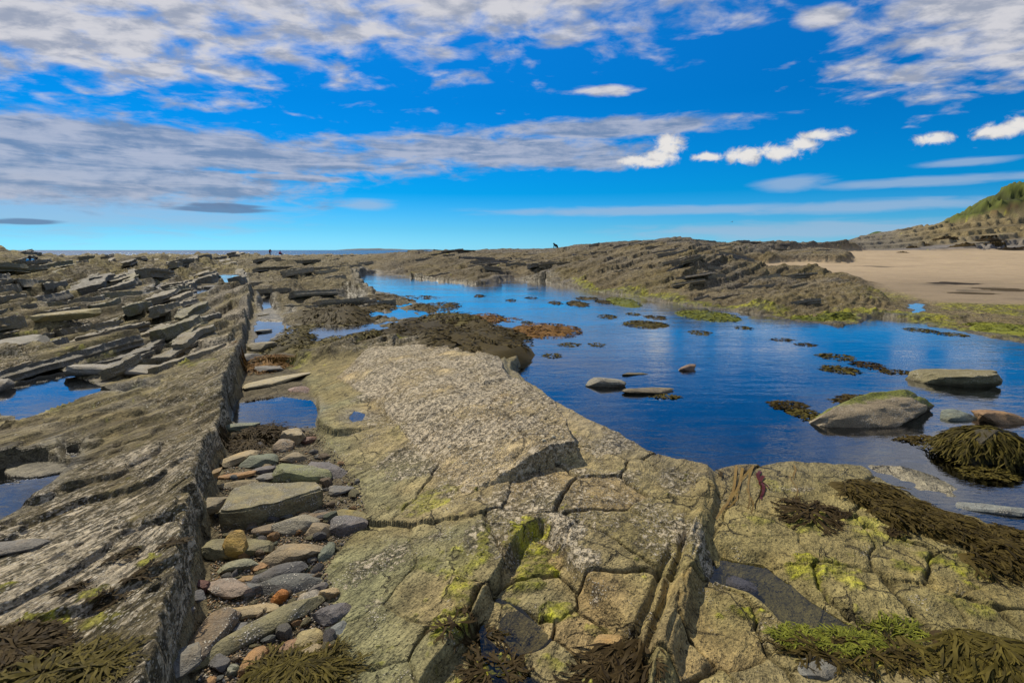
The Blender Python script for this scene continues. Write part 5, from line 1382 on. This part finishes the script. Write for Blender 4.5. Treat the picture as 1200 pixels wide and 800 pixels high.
# ------------------------------------------------------------------ people far off, and a gull
def skin_mesh(name, joints, bones, m):
    me = bpy.data.meshes.new(name); me.from_pydata([j[:3] for j in joints], bones, []); o = link(name, me)
    o.modifiers.new('skin', 'SKIN'); sub = o.modifiers.new('sub', 'SUBSURF'); sub.levels = 1; sub.render_levels = 1
    for v, j in zip(me.skin_vertices[0].data, joints): v.radius = (j[3], j[3]*.85)
    me.skin_vertices[0].data[0].use_root = True
    bpy.context.view_layer.update()
    dg = bpy.context.evaluated_depsgraph_get(); nm = bpy.data.meshes.new_from_object(o.evaluated_get(dg))
    o.modifiers.clear(); o.data = nm; nm.materials.clear(); nm.materials.append(m)
    nm.polygons.foreach_set('use_smooth', np.ones(len(nm.polygons), bool)); return o
def person(u, v_feet, dist, pose, top, legs, label, height=1.7, face=0.0, zoff=0.0):
    """pose: 'stand', 'bend' or 'sit'; joints in metres, facing -Y"""
    if pose == 'stand': J = dict(pel=(0,0,.92,.15), che=(0,0,1.28,.17), nec=(0,0,1.46,.07), hed=(0,-.02,1.60,.10), top=(0,-.01,1.70,.07), ls=(.19,0,1.40,.065), le=(.25,.02,1.12,.05), lh=(.25,-.08,.86,.045), rs=(-.19,0,1.40,.065), re=(-.25,.02,1.12,.05), rh=(-.25,-.08,.86,.045), lk=(.11,-.02,.5,.08), la=(.12,.02,.08,.055), lt=(.12,-.14,.05,.045), rk=(-.11,-.02,.5,.08), ra=(-.12,.02,.08,.055), rt=(-.12,-.14,.05,.045))
    elif pose == 'bend': J = dict(pel=(0,.1,.85,.15), che=(0,-.2,1.10,.17), nec=(0,-.36,1.18,.07), hed=(0,-.48,1.20,.10), top=(0,-.56,1.17,.07), ls=(.18,-.3,1.12,.065), le=(.22,-.36,.85,.05), lh=(.18,-.42,.62,.045), rs=(-.18,-.3,1.12,.065), re=(-.22,-.36,.85,.05), rh=(-.18,-.42,.62,.045), lk=(.12,.0,.46,.08), la=(.12,.06,.08,.055), lt=(.12,-.1,.05,.045), rk=(-.12,.0,.46,.08), ra=(-.12,.06,.08,.055), rt=(-.12,-.1,.05,.045))
    else: J = dict(pel=(0,.1,.16,.16), che=(0,.12,.50,.17), nec=(0,.08,.68,.07), hed=(0,.05,.82,.10), top=(0,.05,.92,.07), ls=(.19,.1,.62,.065), le=(.26,.0,.38,.05), lh=(.16,-.2,.36,.045), rs=(-.19,.1,.62,.065), re=(-.26,.0,.38,.05), rh=(-.16,-.2,.36,.045), lk=(.13,-.32,.44,.08), la=(.13,-.5,.08,.055), lt=(.13,-.64,.05,.045), rk=(-.13,-.32,.44,.08), ra=(-.13,-.5,.08,.055), rt=(-.13,-.64,.05,.045))
    ks = list(J); ix = {k: i for i, k in enumerate(ks)}
    bones = [('pel','che'),('che','nec'),('nec','hed'),('hed','top'),('che','ls'),('ls','le'),('le','lh'),('che','rs'),('rs','re'),('re','rh'),('pel','lk'),('lk','la'),('la','lt'),('pel','rk'),('rk','ra'),('ra','rt')]
    body = skin_mesh('person', [J[k] for k in ks], [(ix[a], ix[b]) for a, b in bones], mat_plain('dark_trousers_and_skin', legs, .8, .2, 4))
    sel = ['pel','che','ls','le','rs','re']; si = {k: i for i, k in enumerate(sel)}
    jk = skin_mesh('jacket', [(*J[k][:3], J[k][3]*1.5) for k in sel], [(si[a], si[b]) for a, b in [('pel','che'),('che','ls'),('ls','le'),('che','rs'),('rs','re')]], mat_plain('jacket_cloth', top, .75, .15, 6))
    jk.parent = body
    hr = bmesh.new(); bmesh.ops.create_icosphere(hr, subdivisions=2, radius=.115)
    for v in hr.verts:
        if v.co.z < -.02: v.co.z *= .35
    me = bpy.data.meshes.new('hair'); hr.to_mesh(me); hr.free(); me.materials.append(mat_plain('dark_hair', (.03, .02, .015), .7)); h = link('hair', me, body); q = J['hed']; h.location = (q[0], q[1]+.02, q[2]+.03)
    x, y = (u-600)/FPX*dist, dist
    body.location = (x, y, gz(x, y)-.02+zoff); body.rotation_euler = (0, 0, face); body.scale = (height/1.7,)*3
    return tag(body, label, 'person', 'people on the far rocks')
def crest_y(u, y0, y1):
    """the spot along a bearing that shows highest against the sky"""
    ys = np.linspace(y0, y1, 160); xs = (u-600)/FPX*ys; z = gzs(xs, ys); e = (z-EYE)/ys; return float(ys[int(np.argmax(e))])
person(320, 300, crest_y(320, 80, 135), 'bend', (.38, .015, .03), (.02, .02, .03), 'person in a red jacket bending on the skyline rocks', face=.6, zoff=-.25)
person(332, 302, crest_y(332, 70, 130), 'sit', (.40, .02, .10), (.03, .02, .02), 'person in a pink red top crouched on the rocks beside the bending one', face=1.0, zoff=-.2)
person(652, 290, crest_y(652, 45, 80)+3.5, 'bend', (.012, .018, .022), (.01, .012, .016), 'dark clothed person stooping alone on the ridge crest', face=-1.2, zoff=-.5)
person(41, 309, 44, 'sit', (.01, .30, .62), (.02, .02, .03), 'person in a bright blue jacket sitting on the far left rocks', face=.4)
person(48, 309, 44.5, 'sit', (.008, .012, .05), (.01, .01, .02), 'person in navy clothes sitting right of the blue jacket', face=-.4)
def gull():
    root = bpy.data.objects.new('gull', None); COL.objects.link(root)
    m1 = mat_plain('grey_feathers', (.16, .16, .18), .8, .2, 8); m2 = mat_plain('white_feathers', (.6, .6, .6), .8, .1, 8)
    bm = bmesh.new(); bmesh.ops.create_uvsphere(bm, u_segments=14, v_segments=8, radius=1)
    for v in bm.verts: v.co = Vector((v.co.x*.075*(1-.35*max(v.co.y, 0)), v.co.y*.26, v.co.z*.075*(1-.3*max(v.co.y, 0))))
    me = bpy.data.meshes.new('body'); bm.to_mesh(me); bm.free(); me.materials.append(m2); link('body', me, root)
    for sgn in (-1, 1):
        V, Q = [], []
        for i, (sx, sy, c, zz) in enumerate([(.05,.0,.20,.03),(.28,-.06,.19,.16),(.52,.02,.14,.13),(.78,.14,.03,.04)]):
            V += [(sgn*sx, sy-c*.4, zz), (sgn*sx, sy+c*.6, zz-.015), (sgn*sx, sy-c*.4, zz+.015), (sgn*sx, sy+c*.6, zz)]
            if i: b = 4*i; Q += [(b-4,b,b+1,b-3),(b-2,b-1,b+3,b+2),(b-4,b-2,b+2,b),(b-3,b+1,b+3,b-1)]
        link('wing', mesh_np('wing', np.array(V), np.array(Q), [m1]), root)
    bm = bmesh.new(); bmesh.ops.create_cone(bm, segments=6, radius1=.016, radius2=.002, depth=.06); me = bpy.data.meshes.new('beak'); bm.to_mesh(me); bm.free(); me.materials.append(mat_plain('beak_yellow', (.5, .35, .05)))
    b = link('beak', me, root); b.location = (0, -.28, 0); b.rotation_euler = (R(90), 0, 0)
    d = 175; x, y, w = ray(858, 260); root.location = (x*d, y*d, EYE + w*d); root.rotation_euler = (.1, .25, 1.9)
    tag(root, 'lone gull in flight over the ridge, small against the sky', 'gull')
gull()

# dark tide wrack heaped along the top of the beach
def heaps():
    spots = [(1062,292.5,10,2.2),(1078,291.8,8,1.8),(1098,291.5,16,2.4),(1122,290.6,22,3.2),(1150,291.6,20,2.6),(1172,293.2,24,2.6),(1160,288.6,14,2.0),(1196,289.6,20,2.6),(1215,293.0,18,2.4),(1052,296,6,1.4),(1118,331,26,1.8),(1175,338,30,2.2),(1140,343,30,1.6)]
    labs = ['small dark heap of tide wrack at the left end of the beach top','tiny wrack heap beside the left end one','low dark wrack heap left of the tallest heap','tallest dark wrack heap at the foot of the bank','broad wrack heap right of the tallest one','longest black wrack heap on the upper sand','wrack heap higher up on the bank foot','dark wrack heap near the right frame edge','wrack heap cut by the right frame edge','single wrack scrap on the upper sand','dark weed streak on the lower wet sand','broad dark weed flat beside the green rocks','faint weed film on the wet sand above the green rocks']
    for i, ((u, v, ru, rv), lab) in enumerate(zip(spots, labs)):
        y = sand_y(v) if v > 291.2 else 61.5 + (291.2-v)*1.2
        x = (u-600)/FPX*y; rx = ru/FPX*y; h = rv/FPX*y*1.1; ry = max(.5, rx*.35); n = 34
        if v > 305: h *= .25; ry = rv*y*y/(FPX*1.2)*.6
        gx, gy = np.meshgrid(np.linspace(-1, 1, n), np.linspace(-1, 1, n)); X = x+gx*rx; Y = y+gy*ry
        q = np.sqrt(gx**2+gy**2) + fbm(gx*3+i*7, gy*3, 4, 301)*.45
        Z = ground(X, Y)['z'] + h*np.clip(1-q, -.15, 1)**1.0*(.55 + 1.0*vn(gx*9+i, gy*9, 303)) - .02*(q > 1)
        idx = np.arange(n*n).reshape(n, n); Q = np.stack([idx[:-1,:-1], idx[:-1,1:], idx[1:,1:], idx[1:,:-1]], -1).reshape(-1, 4)
        keep = (q < 1.0)[:-1,:-1].reshape(-1); Q = Q[keep]
        V = np.stack([X-x, Y-y, Z-Z.mean()], -1).reshape(-1, 3); used = np.unique(Q); rem = np.zeros(n*n, int); rem[used] = np.arange(len(used))
        tag(link('wrack_heap', mesh_np('wrack_heap', V[used], rem[Q], [M_WEEDD]), None, (x, y, float(Z.mean()))), lab, 'seaweed', 'tide wrack on the beach')
heaps()
